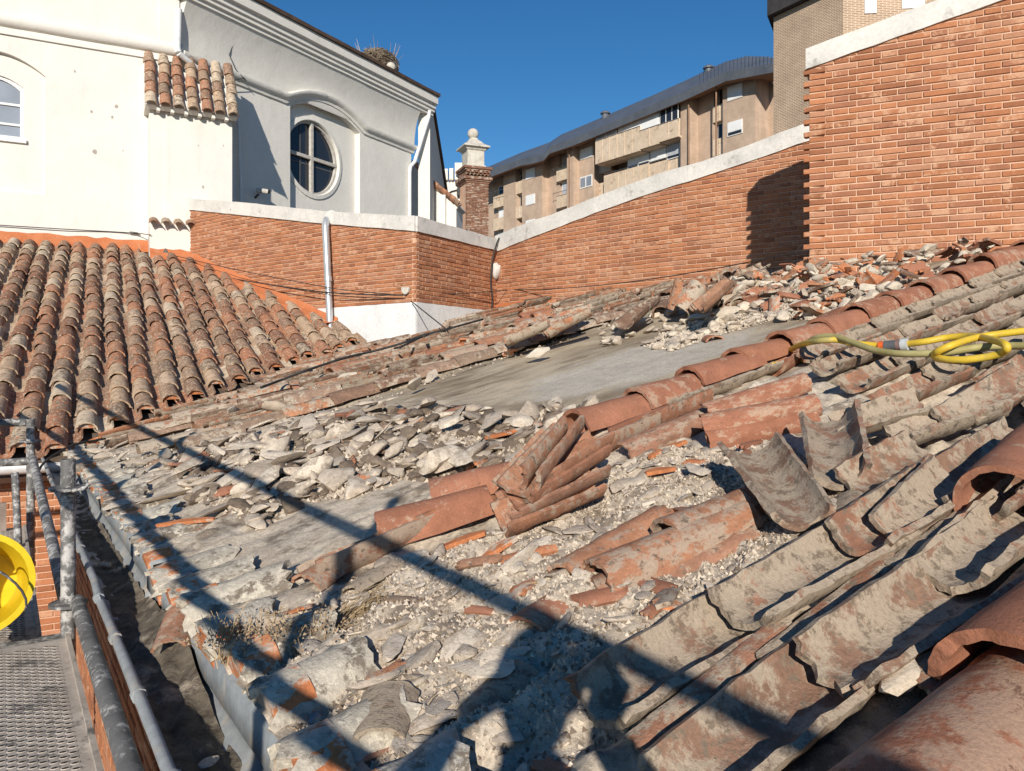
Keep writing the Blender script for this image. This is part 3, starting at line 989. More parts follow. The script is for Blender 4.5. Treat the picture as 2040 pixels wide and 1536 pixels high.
    for i in range(4):
        M = I @ Matrix.Translation((.06+i*.19, .20, ztl-.02+rr.uniform(-.01, .01))) @ Matrix(((0,-1,0,0),(-1,0,0,0),(0,0,1,0),(0,0,0,1))) @ Matrix.Rotation(R(-24), 4, 'Y') @ Matrix.Diagonal((.55, .92, .8, 1))
        inst('tile', OLD_TILES[rr.randrange(5)], but, M)
    MB().box(I, .0, .80, -.3, .03, 1.0, ztl-.04).obj('buttress_foot', M_PLASTER, root)
    # --- downpipes
    a_, b_ = p1.M(p1.L-.12, 0), p2.M(0, 0)
    dp = MB()
    q, z = wq(p1, 366, 12)
    dp.tube([a_ @ Vector((.10, .13, 6.2)), a_ @ Vector((.08, .13, 5.52)), a_ @ Vector((.10, .16, 5.42))], .06, 10)
    dp.tube([a_ @ Vector((.10, .16, 5.42)), b_ @ Vector((.5, .12, 5.18)), b_ @ Vector((1.05, .10, 5.0)), b_ @ Vector((1.22, .09, 4.7))], .055, 10)
    dp.tube([b_ @ Vector((1.22, .09, 4.7)), b_ @ Vector((1.30, .07, 3.5)), b_ @ Vector((1.32, .06, 1.5))], .03, 8)
    dp.obj('downpipe', M_PVC, root, auto=60)
    dp = MB()
    e_ = p2.M(qe, 0)
    dp.tube([e_ @ Vector((.30, .36, 6.42)), e_ @ Vector((.28, .34, 6.25)), e_ @ Vector((.02, .10, 5.1)), e_ @ Vector((-.12, .07, 4.95)), e_ @ Vector((-.14, .06, 4.8)), e_ @ Vector((-.14, .06, 1.2))], .047, 10)
    dp.obj('downpipe', M_PVC, root, auto=60)
    # loose wires hanging from the eaves
    cb = MB()
    def wp2(u, v, y): q, z = wq(p2, u, v); return p2.M(q, 0) @ Vector((0, y, z))
    cb.tube([wp2(475, 15, .3), wp2(462, 60, .1), wp2(466, 75, .06), wp2(453, 110, .05), wp2(462, 140, .10), wp2(480, 165, .16), wp2(475, 158, .16), wp2(450, 165, .12), wp2(449, 190, .05)], .008, 5)
    cb.tube([wp2(466, 70, .06), wp2(475, 64, .06), wp2(500, 66, .06)], .007, 5)
    cb.obj('loose_wire', M_CABLE, root)
    return root, p1, p2, pb
church, P_W1, P_W2, P_BUT = build_church()
# ------------------------------------------------------------------ beyond the wall: wing, brick pier, nest
def px_at(u, v, Y): return wpt(u, v, Y)

def build_scroll_wall():
    root = empty('scroll_wall', wpt(860, 440, 21), 'white curved buttress wall with a broken tile edge, right of the round window wall', 'wall')
    Y = 20.9
    top = [(824,322),(834,335),(845,352),(858,366),(874,378),(890,388),(905,398),(916,412)]
    pts = [wpt(u, v, Y-.003*(u-824)) for u, v in top]
    out = [wpt(819, 470, Y)]+[wpt(819, 322, Y)]+pts+[wpt(909, 416, Y-.25), wpt(909, 470, Y-.25)]
    back = [p+Vector((.12, .8, 0)) for p in out]
    MB().prism(out, back).obj('wall_body', M_PLASTER, root)
    edge = MB()
    edge.tube([p+Vector((0, -.02, .02)) for p in pts], .07, 7)
    edge.obj('mortar_edge', M_TILE_RAW, root)
    rr = random.Random(4)
    for i in range(6):
        p = pts[4]+(pts[7]-pts[4])*(i/5)
        d = (pts[7]-pts[4]).normalized()
        M = Matrix.Translation(p+Vector((0, -.05, .06))) @ Vector((-1, 0, 0)).rotation_difference(d).to_matrix().to_4x4() @ Matrix.Diagonal((.5, 1.5, 1, 1))
        inst('tile', OLD_TILES[i % 5], root, M)
    b = MB()
    I = Matrix.Identity(4)
    a0, a1 = wpt(877, 392, Y-.1), wpt(889, 470, Y-.1)
    b.box(I, a0.x, a1.x, Y-.35, Y, a1.z, a0.z)
    b.obj('small_pilaster', M_PLASTER, root)
    b = MB()
    a0, a1 = wpt(846, 372, Y), wpt(866, 470, Y)
    b.box(I, a0.x+.1, a1.x, Y-.16, Y-.02, a1.z, a0.z+.02)
    b.obj('small_pilaster', M_PLASTER, root)
build_scroll_wall()

M_OLDBRICK = piece_mat('old_narrow_brick', [(.22,.115,.075),(.28,.15,.10),(.20,.10,.065),(.32,.18,.12)], vary=.3, nscale=6, dust=(.42,.33,.26,1), dust_amt=.3, bump=.4, interp='CONSTANT')
M_OLDSTONE = simple_noise_mat('weathered_stone', (.42,.38,.32), (.62,.58,.51), 7, .5, 40, c2=(.22,.2,.17), s2=9, amt2=.35)

def build_pier():
    Y = 26.0
    sc = Y/FPX
    root = empty('brick_pier', wpt(945, 470, Y), 'old brick corner pier with moulded cornice and a stone ball finial, behind the inner corner', 'pier')
    ax = Vector((.80, -.60, 0)); ay = Vector((.60, .80, 0))     # two faces seen: left (white) and right (brick)
    # footprint: corner nearest the viewer at u~930
    c0 = wpt(929, 470, Y); c0.z = 0
    M = Matrix(((ay.x*0+.93, -.37, 0, c0.x), (.37, .93, 0, c0.y), (0, 0, 1, 0), (0,0,0,1)))
    zt, zb = (V0-330)*sc, (V0-490)*sc
    W = .80
    MB().box(M, 0.02, W-.02, 0.02, W-.02, zb, zt).obj('pier_core', M_JOINT, root)
    br = MB(); rr = random.Random(3)
    z = zb; k = 0
    while z < zt-.55:
        x = -.02 if k % 2 else -.12
        while x < W:
            x0, x1 = max(0, x), min(W, x+.19)
            if x1-x0 > .04: br.box(M, x0, x1, -.005+rr.uniform(-.004, .004), .08, z, z+.042, 0, rr.random())
            x += .205
        z += .058; k += 1
    tag(br.obj('brick_courses', M_OLDBRICK, root), kind='stuff')
    z0 = zt-.55
    cor = MB()
    for (o, a, b) in ((.02, 0, .06), (.06, .06, .11), (.11, .11, .20), (.02, .20, .30), (.0, .30, .42), (.05, .42, .47), (.10, .47, .55)):
        cor.box(M, -o, W+o, -o, W+o, z0+a, z0+b, 0, rr.random())
    for i in range(6):
        x = i*.15
        cor.box(M, x, x+.07, -.12, 0, z0+.34, z0+.41, 0, rr.random())
    cor.obj('brick_cornice', M_OLDBRICK, root)
    for i in range(7):
        Mt = M @ Matrix.Translation((.02+i*.13, -.14, z0+.22)) @ Matrix.Rotation(R(90), 4, 'Z') @ Matrix.Rotation(R(-20), 4, 'Y') @ Matrix.Diagonal((.4, .7, .8, 1))
        inst('tile', OLD_TILES[i % 5], root, Mt)
    f = MB()
    c = M @ Vector((.34, .3, 0))
    Mf = Matrix.Translation((c.x, c.y, zt)) @ Matrix.Rotation(R(22), 4, 'Z')
    f.sqlathe(Mf, [(.34, 0), (.34, .05), (.30, .08), (.30, .55), (.34, .58), (.36, .62), (.46, .66), (.46, .71), (.30, .80), (.22, .90), (.13, .98), (.11, 1.04)])
    fin = f.obj('pedestal', M_OLDSTONE, root)
    b = MB(); prof = [(.19*math.sin(t), 1.19-.19*math.cos(t)) for t in np.linspace(.35, math.pi-.01, 12)]
    b.lathe(Mf, prof, 16); b.obj('ball_finial', M_OLDSTONE, fin, smooth=True)
build_pier()

def build_low_wing():
    root = empty('low_white_wing', wpt(900, 470, 27), 'low white wing with parapet blocks and a tile course beside the brick pier', 'building')
    I = Matrix.Identity(4)
    def bx(name, u0, u1, v0, v1, Y, d=.6, mat=None, par=None):
        a, b = wpt(u0, v0, Y), wpt(u1, v1, Y)
        return MB().box(I, a.x, b.x, Y, Y+d, b.z, a.z).obj(name, mat or M_PLASTER, par or root)
    bx('wall', 855, 935, 362, 480, 26.9, .5)
    for u0, u1, v0 in ((873, 882, 338), (884, 893, 336), (895, 904, 335)):
        bx('parapet_block', u0, u1-1, v0, 360, 27.0, .4)
    bx('parapet_block', 906, 930, 324, 360, 26.95, .4)
    rr = random.Random(9)
    for i in range(9):
        p = wpt(872+i*6.6, 361, 26.8)
        M = Matrix.Translation(p) @ Matrix.Rotation(R(90), 4, 'Z') @ Matrix.Rotation(R(-18), 4, 'Y') @ Matrix.Diagonal((.4, .75, .9, 1))
        inst('tile', OLD_TILES[i % 5], root, M)
    a = wpt(912, 376, 26.8)
    MB().box(I, a.x-.03, a.x+.09, 26.7, 26.88, a.z-.25, a.z).obj('wall_lamp', M_CABLE, root)
    cb = MB(); cb.tube([wpt(885, 390, 26.85), wpt(900, 381, 26.85), wpt(912, 378, 26.85)], .02, 5); cb.obj('wall_wire', M_CABLE, root)
    dp = MB(); dp.tube([wpt(908, 414, 26.8), wpt(920, 420, 26.8), wpt(924, 428, 26.8), wpt(924, 470, 26.8)], .05, 7); dp.obj('downpipe', M_PVC, root)
    f = MB(); a, b = wpt(866, 326, 27.2), wpt(872, 345, 27.2)
    f.sqlathe(Matrix.Translation(((a.x+b.x)/2, 27.4, b.z)), [(.09, 0), (.09, .22), (.16, .26), (.14, .3), (.05, .36)])
    f.obj('small_finial', M_OLDSTONE, root)
build_low_wing()

def build_nest():
    c = wpt(752, 131, 22.0)
    rr = random.Random(8)
    mb = MB()
    for i in range(900):
        th = rr.uniform(0, 2*math.pi); ph = rr.uniform(-.75, 1.25)
        rad = .55*(1+rr.uniform(-.12, .12))
        p = Vector((math.cos(th)*math.cos(ph)*rad*1.0, math.sin(th)*math.cos(ph)*rad, math.sin(ph)*rad*.72))
        if p.z < -.3: p *= .7
        t = Vector((-math.sin(th), math.cos(th), rr.uniform(-.5, .5)))+Vector((rr.uniform(-.5, .5), rr.uniform(-.5, .5), rr.uniform(-.3, .3)))
        t.normalize()
        L = rr.uniform(.12, .34)
        q = p+t*L*.5+Vector((0, 0, rr.uniform(-.05, .05)))
        mb.tube([c+p-t*L*.5, c+p*1.03, c+q], [.010, .011, .006], 3, 0, rr.random(), caps=False)
    for i in range(26):
        th = rr.uniform(0, 6.28)
        p = Vector((math.cos(th)*.5, math.sin(th)*.5, rr.uniform(0, .3)))
        mb.tube([c+p, c+p*1.3+Vector((rr.uniform(-.1, .1), 0, rr.uniform(.1, .45)))], [.008, .004], 3, 0, rr.random(), caps=False)
    m = piece_mat('dry_twigs', [(.24,.18,.13),(.36,.29,.21),(.46,.38,.29),(.30,.23,.165)], vary=.2, interp='CONSTANT')
    root = empty('stork_nest', c-Vector((0, 0, .35)), 'round stork nest of dry twigs on the church roof edge', 'nest')
    mb.obj('twigs', m, root)
    core = MB(); prof = [(.46*math.cos(t)*1.0, .38*math.sin(t)) for t in np.linspace(-1.2, 1.4, 9)]
    core.lathe(Matrix.Translation(c), prof, 14); core.obj('nest_core', simple_noise_mat('nest_core', (.05,.035,.025), (.10,.075,.055), 12, .5, 40), root)
    r2 = empty('ball_finial', wpt(778, 172, 21.2), 'small stone ball finial in front of the stork nest', 'finial')
    f = MB(); Mf = Matrix.Translation(wpt(779, 158, 21.3)) @ Matrix.Rotation(R(20), 4, 'Z')
    f.sqlathe(Mf, [(.17, -.3), (.17, 0), (.14, .06), (.08, .18), (.06, .24)]); f.obj('pedestal', M_OLDSTONE, r2)
    b = MB(); b.lathe(Mf, [(.13*math.sin(t), .34-.13*math.cos(t)) for t in np.linspace(.4, math.pi-.01, 10)], 14); b.obj('ball', M_OLDSTONE, r2, smooth=True)
build_nest()

# ------------------------------------------------------------------ apartment block
def far_brick_mat(name, c0, c1, cm, scale):
    t = NT(name)
    co = t.coord()
    sp = t.n('ShaderNodeSeparateXYZ', Vector=co)
    cv = t.n('ShaderNodeCombineXYZ', X=t.math('SUBTRACT', t.math('MULTIPLY', sp.outputs[0], .75), t.math('MULTIPLY', sp.outputs[1], .75)), Y=sp.outputs[2])
    br = t.n('ShaderNodeTexBrick', Vector=cv, Scale=scale, Color1=(*c0, 1), Color2=(*c1, 1), Mortar=(*cm, 1))
    br.inputs['Mortar Size'].default_value = .035
    br.inputs['Brick Width'].default_value = .5; br.inputs['Row Height'].default_value = .14
    n = t.noise(co, .9, 5, .65)
    c = t.mix(1.0, br.outputs[0], t.ramp(n, [(.3, .82), (.7, 1.15)]), 'MULTIPLY')
    return t.done(c, None, .9)
M_FARBRICK = far_brick_mat('pale_facing_brick', (.45,.315,.225), (.38,.26,.18), (.50,.385,.295), 1.8)
M_FARBRICK2 = far_brick_mat('brown_facing_brick', (.33,.21,.13), (.24,.15,.095), (.55,.43,.32), 1.7)
M_CONC = simple_noise_mat('ribbed_concrete', (.54,.42,.30), (.66,.53,.40), .7, .3, 6, c2=(.33,.25,.18), s2=1.5, amt2=.4)
M_METALROOF = simple_noise_mat('grey_metal_roof', (.085,.095,.115), (.12,.13,.15), .8, .05, 5, rough=.42)
M_SHUT = simple_noise_mat('white_shutter', (.72,.72,.71), (.80,.80,.79), 2, .05, 10, rough=.6)
M_SHUTG = simple_noise_mat('grey_shutter', (.36,.38,.42), (.46,.48,.52), 2, .05, 10, rough=.6)
M_SOFFIT = simple_noise_mat('brown_soffit', (.22,.13,.08), (.28,.17,.11), 2, .1, 10)

def facade_frame(path, q): return path.M(q, 0)
def fbox(mb, path, u0, u1, v0, v1, y0, y1, mi=0):
    q0, q1 = wq(path, u0), wq(path, u1)
    qm = (q0+q1)/2
    a, t = path.at(0)
    Ym = a.y+t.y*qm
    z0, z1 = (V0-v1)/FPX*Ym, (V0-v0)/FPX*Ym
    mb.box(path.M(0, 0), q0, q1, y0, y1, z0, z1, mi)
    return q0, q1, z0, z1

def build_apartments():
    A, B = (-3.9, 91.0), (22.6, 54.6)
    path = Path2([A, B])
    M0 = path.M(0, 0)
    root = empty('apartment_building', (5, 75, -6), 'long brown brick apartment block with grey metal roof, behind the curved wall', 'building')
    def zat(u, v, y=0):
        q = wq(path, u); a, t = path.at(0)
        return (V0-v)/FPX*(a.y+t.y*q+path.M(0, 0).col[1].y*y)
    # wall bays: u0, u1, depth of the face
    eav = lerp_fn([(971,355),(1037,330),(1080,323),(1095,306),(1142,290),(1244,248),(1365,199),(1445,162),(1529,146)])
    bays = [(925,1003,-1.6),(1003,1027,0),(1027,1040,-.8),(1040,1080,0),(1080,1101,-.9),(1101,1137,-1.2),(1137,1150,.5),(1150,1180,-.2),(1180,1201,-2.2),(1201,1367,-2.6),(1367,1386,.7),(1386,1417,-.3),(1417,1443,-.9),(1443,1508,.2),(1508,1545,-1.6)]
    for i, (u0, u1, y) in enumerate(bays):
        q0, q1 = wq(path, u0), wq(path, u1)
        zt = max(zat(u0, eav(u0)), zat(u1, eav(u1)))+.4
        MB().box(M0, q0, q1, -9, y, -8, min(zt, zat((u0+u1)/2, eav((u0+u1)/2))+.55)).obj('wall_bay', M_FARBRICK, root)
    # roof: fascia and slope
    fasb = [(955,361),(971,355),(1037,330),(1080,323),(1095,306),(1142,290),(1244,248),(1365,199),(1445,162),(1529,146),(1560,141)]
    fast = [(955,345),(971,339),(1037,317),(1086,306),(1095,292),(1142,275),(1244,233),(1365,181),(1445,144),(1529,129),(1560,124)]
    rid = [(955,339),(971,333),(1040,303),(1102,281),(1113,270),(1180,242),(1325,179),(1400,144),(1456,118),(1514,107),(1541,118)]
    us = [955,971,1004,1037,1060,1083,1095,1118,1142,1193,1244,1305,1365,1405,1445,1487,1529,1556]
    fb, ft, rd = lerp_fn(fasb), lerp_fn(fast), lerp_fn(rid)
    vs = []
    for u in us:
        q = wq(path, u)
        for (y, v) in ((-1.5, None), (1.5, fb(u)), (1.6, ft(u)), (-2.2, rd(u)), (-9, None)):
            if v is None:
                z = zat(u, fb(u), 1.5)+.25 if y > -5 else zat(u, rd(u), -2.2)-.4
            else: z = zat(u, v, y)
            # keep the pixel column: move along the view ray
            a, t = path.at(0)
            nn = Vector((t.y, -t.x, 0))
            k = (u-U0)/FPX
            s = (k*(a.y+nn.y*y)-(a.x+nn.x*y))/(t.x-k*t.y)
            Yp = a.y+nn.y*y+t.y*s
            if v is not None: z = (V0-v)/FPX*Yp
            else: z = z
            vs.append((a.x+nn.x*y+t.x*s, Yp, z))
    n = len(us)
    f1, f2 = MB(), MB()
    V = [Vector(v) for v in vs]
    f1.add(V, [(i*5+1, (i+1)*5+1, (i+1)*5+2, i*5+2) for i in range(n-1)]+[(i*5+2, (i+1)*5+2, (i+1)*5+3, i*5+3) for i in range(n-1)]+[(i*5+3, (i+1)*5+3, (i+1)*5+4, i*5+4) for i in range(n-1)])
    roof_ = f1.obj('metal_roof', M_METALROOF, root)
    f2.add(V, [(i*5, (i+1)*5, (i+1)*5+1, i*5+1) for i in range(n-1)]); f2.obj('soffit', M_SOFFIT, root)
    seams = MB()
    for u in np.arange(1395, 1540, 7.5):
        i = 0
        q0 = Vector(); q1 = Vector()
        j = max(k for k in range(n) if us[k] <= u); j = min(j, n-2); f = (u-us[j])/(us[j+1]-us[j])
        a = V[j*5+2].lerp(V[(j+1)*5+2], f); b = V[j*5+3].lerp(V[(j+1)*5+3], f)
        seams.tube([a+Vector((0, 0, .03)), b+Vector((0, 0, .03))], .05, 4)
    tag(seams.obj('standing_seams', M_METALROOF, roof_), kind='stuff')
    for (u, v) in ((1206, 228), (1412, 138)):
        j = wpt(u, v, 66 if u > 1300 else 76); c = MB()
        c.lathe(Matrix.Translation(j), [(.35, -1.2), (.35, 0), (.5, .05), (.5, .15), (.3, .3), (.05, .35)], 12)
        c.obj('roof_vent', M_METALROOF, roof_)
    # windows: (u0,u1,v0,v1, face depth, kind)
    W = [(973,999,365,383,-1.5,'g'),(973,1001,410,430,-1.5,'s'),(973,1001,457,478,-1.5,'k'),
         (1029,1038,336,359,-.6,'g'),(1029,1038,386,410,-.6,'g'),(1048,1066,336,356,0,'s'),(1048,1066,388,408,0,'s'),(1048,1066,438,450,0,'s'),
         (1105,1133,306,329,-1.1,'h'),(1104,1134,357,383,-1.1,'h'),(1104,1134,411,426,-1.1,'s'),
         (1153,1178,294,315,-.2,'s'),(1153,1177,350,373,-.2,'w'),
         (1182,1200,278,305,-2.1,'g'),
         (1202,1243,252,286,.9,'t'),(1246,1328,232,266,.9,'p'),(1330,1366,216,250,.9,'g2'),
         (1224,1247,332,346,-2.4,'g'),(1249,1292,296,334,-.15,'h2'),(1294,1325,291,319,-.15,'s'),(1327,1353,282,315,-.15,'h3'),
         (1422,1441,172,207,-.7,'g'),(1420,1439,241,276,-.7,'g'),(1453,1483,170,199,.2,'s'),(1453,1483,242,270,.2,'sh')]
    def part_window(u0, u1, v0, v1, y, kind):
        fr = MB()
        q0, q1, z0, z1 = fbox(fr, path, u0, u1, v0, v1, y-.05, y+.06)
        fr2 = fr.obj('window', M_WHITE_PAINT, root)
        def ins(a0, a1, b0, b1, mat, name, d=.075):
            MB().box(M0, q0+(q1-q0)*a0, q0+(q1-q0)*a1, y, y+d, z0+(z1-z0)*b0, z0+(z1-z0)*b1).obj(name, mat, fr2)
        if kind == 's': ins(.06, .94, .05, .97, M_SHUT, 'shutter')
        elif kind == 'p': ins(.02, .98, .03, .97, M_SHUT, 'panel')
        elif kind == 'sh': ins(.06, .94, .3, .97, M_SHUT, 'shutter'); ins(.06, .94, .06, .27, M_GLASS_DARK, 'pane')
        elif kind == 'h': ins(.05, .40, .06, .94, M_SHUTG, 'shutter'); ins(.45, .68, .06, .94, M_GLASS_FROST, 'pane'); ins(.72, .95, .06, .94, M_SHUT, 'shutter')
        elif kind in ('t', 'h2', 'h3'):
            ks = {'t': 2, 'h2': 2, 'h3': 1}[kind]
            for i in range(ks):
                a, b = (i+.06)/ks, (i+.94)/ks
                ins(a, b, .24, .94, M_SHUTG if kind != 'h2' else M_SHUT, 'shutter'); ins(a, b, .05, .21, M_GLASS_DARK, 'pane')
        elif kind == 'w':
            for i in range(2): ins((i+.1)/2, (i+.9)/2, .1, .9, M_GLASS_FROST, 'pane')
        elif kind in ('g', 'g2', 'k'):
            ks = 3 if kind == 'g2' else 2
            for i in range(ks): ins((i+.1)/ks, (i+.92)/ks, .06, .93, M_GLASS_DARK, 'pane')
    for w in W: part_window(*w)
    # concrete parapets
    Pp = [(970,1003,384,409,-.9),(970,1003,431,455,-.9),(1027,1040,360,385,-.1),(1027,1040,411,434,-.1),(1101,1136,330,356,-.5),(1101,1136,384,410,-.5),
          (1180,1203,304,340,-.9),(1180,1203,360,392,-.9),(1203,1292,270,318,1.1),(1292,1330,258,296,1.1),(1330,1369,246,282,1.1),
          (1203,1292,338,386,0),(1292,1330,322,352,-.1),(1330,1358,312,340,-.2),(1417,1443,207,240,-.2),(1416,1443,275,308,-.2)]
    for (u0, u1, v0, v1, y) in Pp:
        mb = MB(); q0, q1, z0, z1 = fbox(mb, path, u0, u1, v0, v1, y-.25, y)
        pp = mb.obj('balcony_parapet', M_CONC, root)
        rib = MB()
        k = max(2, int((q1-q0)/.85))
        for i in range(1, k):
            x = q0+(q1-q0)*i/k
            rib.box(M0, x-.03, x+.03, y, y+.035, z0+.05, z1-.05)
        rib.obj('parapet_ribs', M_CONC, pp)
        sl = MB(); sl.box(M0, q0, q1, y-1.6, y-.26, z0-.05, z0+.12); sl.obj('balcony_slab', M_CONC, pp)
    rl = MB()
    for (u0, u1, v) in ((1203,1292,270),(1292,1330,258),(1330,1369,246),(1203,1292,338),(1292,1330,322),(1101,1136,330),(1101,1136,384),(970,1003,384)):
        y = 1.1 if v < 275 and u0 > 1200 else -.1
        q0, q1 = wq(path, u0), wq(path, u1); z = zat((u0+u1)/2, v, y)
        rl.tube([M0 @ Vector((q0, y+.02, z+.16)), M0 @ Vector((q1, y+.02, z+.16))], .03, 5)
        k = max(2, int((q1-q0)/1.2))
        for i in range(k+1): x = q0+(q1-q0)*i/k; rl.tube([M0 @ Vector((x, y-.02, z-.1)), M0 @ Vector((x, y+.0, z+.16))], .02, 4)
    rl.obj('balcony_rail', M_METALROOF, root)
    for (u0, u1, v0, v1) in ((1144,1147,292,420),(1386,1388,200,330),(1441,1443,165,315)):
        q = wq(path, (u0+u1)/2); z0_, z1_ = zat(u0, v1, .3), zat(u0, v0, .3)
        d = MB(); d.tube([M0 @ Vector((q, .75 if u0 < 1300 else .95, z0_)), M0 @ Vector((q, .75 if u0 < 1300 else .95, z1_))], .07, 6); d.obj('rain_pipe', M_SOFFIT, root)
    return root
build_apartments()

def build_tower():
    root = empty('tower_block', wpt(1640, 280, 36), 'taller brown brick apartment block with a dark overhanging roof, top right', 'building')
    a, b, c = (wpt(1541, 200, 40.0)), (wpt(1680, 200, 36.5)), (wpt(2100, 200, 35.5))
    P = [Vector((a.x, a.y, 0)), Vector((b.x, b.y, 0)), Vector((c.x, c.y, 0)), Vector((c.x+4, c.y+14, 0)), Vector((a.x+7, a.y+14, 0))]
    z0, z1 = -6, 18.4
    w = MB(); w.prism([p+Vector((0, 0, z0)) for p in P], [p+Vector((0, 0, z1)) for p in P]); w.obj('wall', M_FARBRICK2, root)
    cen = sum(P, Vector())/5
    Q = [p+(p-cen).normalized()*.42 for p in P]
    r_ = MB(); r_.prism([p+Vector((0, 0, 18.0)) for p in Q], [p+Vector((0, 0, 19.0)) for p in Q]); r_.prism([p+Vector((0, 0, 19.0)) for p in Q], [cen+(p-cen)*.7+Vector((0, 0, 22)) for p in P])
    r_.obj('roof', simple_noise_mat('dark_roof_sheet', (.035,.033,.035), (.06,.055,.055), 2, .1, 10), root)
    pth = Path2([(b.x, b.y), (c.x, c.y)])
    for (u0, u1, v0, v1, k) in ((1722, 1746, -30, 27, 1), (1796, 1842, -30, 17, 2)):
        mb = MB(); q0, q1, zz0, zz1 = fbox(mb, pth, u0, u1, v0, v1, -.05, .05)
        f = mb.obj('window', M_WHITE_PAINT, root)
        for i in range(k):
            MB().box(pth.M(0, 0), q0+(q1-q0)*(i+.1)/k, q0+(q1-q0)*(i+.9)/k, 0, .065, zz0+.1, zz1-.05).obj('shutter', M_SHUT, f)
build_tower()
# ground far below, out to the horizon
g = MB(); g.add([(-900, -900, -9), (900, -900, -9), (900, 900, -9), (-900, 900, -9)], [(0, 1, 2, 3)])
tag(g.obj('ground', simple_noise_mat('street_ground', (.10,.09,.08), (.18,.165,.15), .2, .2, 3)), kind='structure')
# ------------------------------------------------------------------ gutter, facade below, scaffold
EM = Matrix(((RH.x, E_.x, 0, 0), (RH.y, E_.y, 0, 0), (0, 0, 1, 0), (0,0,0,1)))     # (r, a, z) -> world
def P5(r, a, z): return EM @ Vector((r, a, z))

M_ZINC = simple_noise_mat('weathered_zinc', (.20,.215,.225), (.33,.345,.35), 5, .15, 40, rough=.6, c2=(.36,.32,.27), s2=6, amt2=.5)
M_MUD = simple_noise_mat('gutter_silt', (.06,.047,.035), (.19,.16,.12), 18, 1.0, 80, c2=(.34,.29,.225), s2=7, amt2=.45, bdist=.01)
def scaffold_mat(name, splash):
    t = NT(name)
    co = t.shift(t.coord(), t.rnd())
    n = t.noise(co, 9, 6, .7)
    n2 = t.noise(t.vmath('ADD', co, (4, 9, 2)), 22, 6, .75)
    c = t.ramp(n, [(.3, (.085,.082,.08)), (.7, (.20,.195,.19))])
    c = t.mix(t.ramp(n2, [(.62-splash*.3, 0.0), (.72-splash*.3, 1.0)]), c, (.50,.48,.46,1))
    return t.done(c, t.bump(t.math('ADD', n2, n), .5, .004), .7, Metallic=0.25)
M_SCAF = scaffold_mat('galvanised_scaffold_tube', .32)
M_SCAF2 = scaffold_mat('mortar_splashed_steel', .46)
M_DECKP = simple_noise_mat('dusty_steel_deck', (.34,.29,.245), (.52,.455,.39), 9, .4, 70, rough=.8, c2=(.16,.145,.13), s2=11, amt2=.45)

def build_gutter():
    root = empty('roof_gutter', P5(.36, 3, -.8), 'long grey zinc gutter full of dark silt, along the eaves of the stripped roof', 'gutter')
    rr = random.Random(2)
    def sec(a0, a1, dz, dr, name, tilt=0, k=40):
        vs, fs = [], []
        m = 11
        for i in range(k):
            f = i/(k-1); a = a0+(a1-a0)*f
            w = .004*math.sin(a*5.3)+rr.uniform(-.002, .002)
            prof = []
            for j in range(m):
                th = math.pi*(1.0+j/(m-1))
                prof.append((.362+dr+.094*math.cos(th), -.775+dz+.10*math.sin(th)+w+tilt*f))
            prof[-1] = (.440+dr, -.80+dz+w); prof.append((.444+dr, -.725+dz+w)); prof.append((.53, -.70))
            for r_, z in prof: vs.append(P5(r_, a, z))
        n = m+2
        for i in range(k-1):
            for j in range(n-1):
                q = i*n+j
                fs.append((q, q+1, q+n+1, q+n))
        me = MB().add(vs, fs).mesh(name, M_ZINC, True)
        o = inst(name, me, root)
        md = o.modifiers.new('thickness', 'SOLIDIFY'); md.thickness = .003
        return o
    sec(2.98, 8.55, .012, 0, 'gutter_length')
    sec(-.7, 3.06, -.012, -.004, 'gutter_length', .004)
    # curved joint strap where the two lengths meet
    st = MB(); vs, fs = [], []
    for a in (2.84, 2.93, 2.99):
        for j in range(11):
            th = math.pi*(1.0+j/10)
            vs.append(P5(.362+.097*math.cos(th)*.96, a+.10*math.sin(j/10*math.pi)*-.6, -.765+.092*math.sin(th)))
    for i in range(2):
        for j in range(10): fs.append((i*11+j, i*11+j+1, (i+1)*11+j+1, (i+1)*11+j))
    me = st.add(vs, fs).mesh('joint_strap', M_ZINC, True); o = inst('joint_strap', me, root)
    md = o.modifiers.new('thickness', 'SOLIDIFY'); md.thickness = .004
    bead = MB()
    pts = [P5(.268+.002*math.sin(a*3), a, -.768+(.012 if a > 3 else -.012)+.003*math.sin(a*4)) for a in np.linspace(-.7, 8.5, 60)]
    bead.tube(pts, .0135, 8)
    for a in (-.1, .35, .85, 1.25, 1.55, 2.0, 2.45, 2.9, 3.6, 4.4, 5.2, 6.0):
        bead.tube([P5(.268, a-.011, -.768+(.012 if a > 3 else -.012)), P5(.268, a+.011, -.768+(.012 if a > 3 else -.012))], .0185, 8)
    bead.obj('rolled_rim', M_ZINC, root, auto=50)
    # silt
    k, m = 260, 14
    aa, jj = np.meshgrid(np.linspace(-.6, 8.4, k), np.linspace(0, 1, m), indexing='ij')
    r_ = .290+.135*jj
    fill = -.868+.010*vn.fbm(aa*1.6, jj*2, 3)*2+.03*vn.fbm(aa*14, r_*40, 5)*.7+.02*(jj-.5)**2*4
    heap = np.exp(-((aa-2.45)/.45)**2)*.06+np.exp(-((aa-4.2)/.8)**2)*.02
    z = fill+heap*(.4+jj)
    vs = [P5(float(r_[i, j]), float(aa[i, j]), float(z[i, j])) for i in range(k) for j in range(m)]
    fs = [(i*m+j, (i)*m+j+1, (i+1)*m+j+1, (i+1)*m+j) for i in range(k-1) for j in range(m-1)]
    tag(MB().add(vs, fs).obj('silt', M_MUD, root, smooth=True), kind='stuff')
    return root
build_gutter()

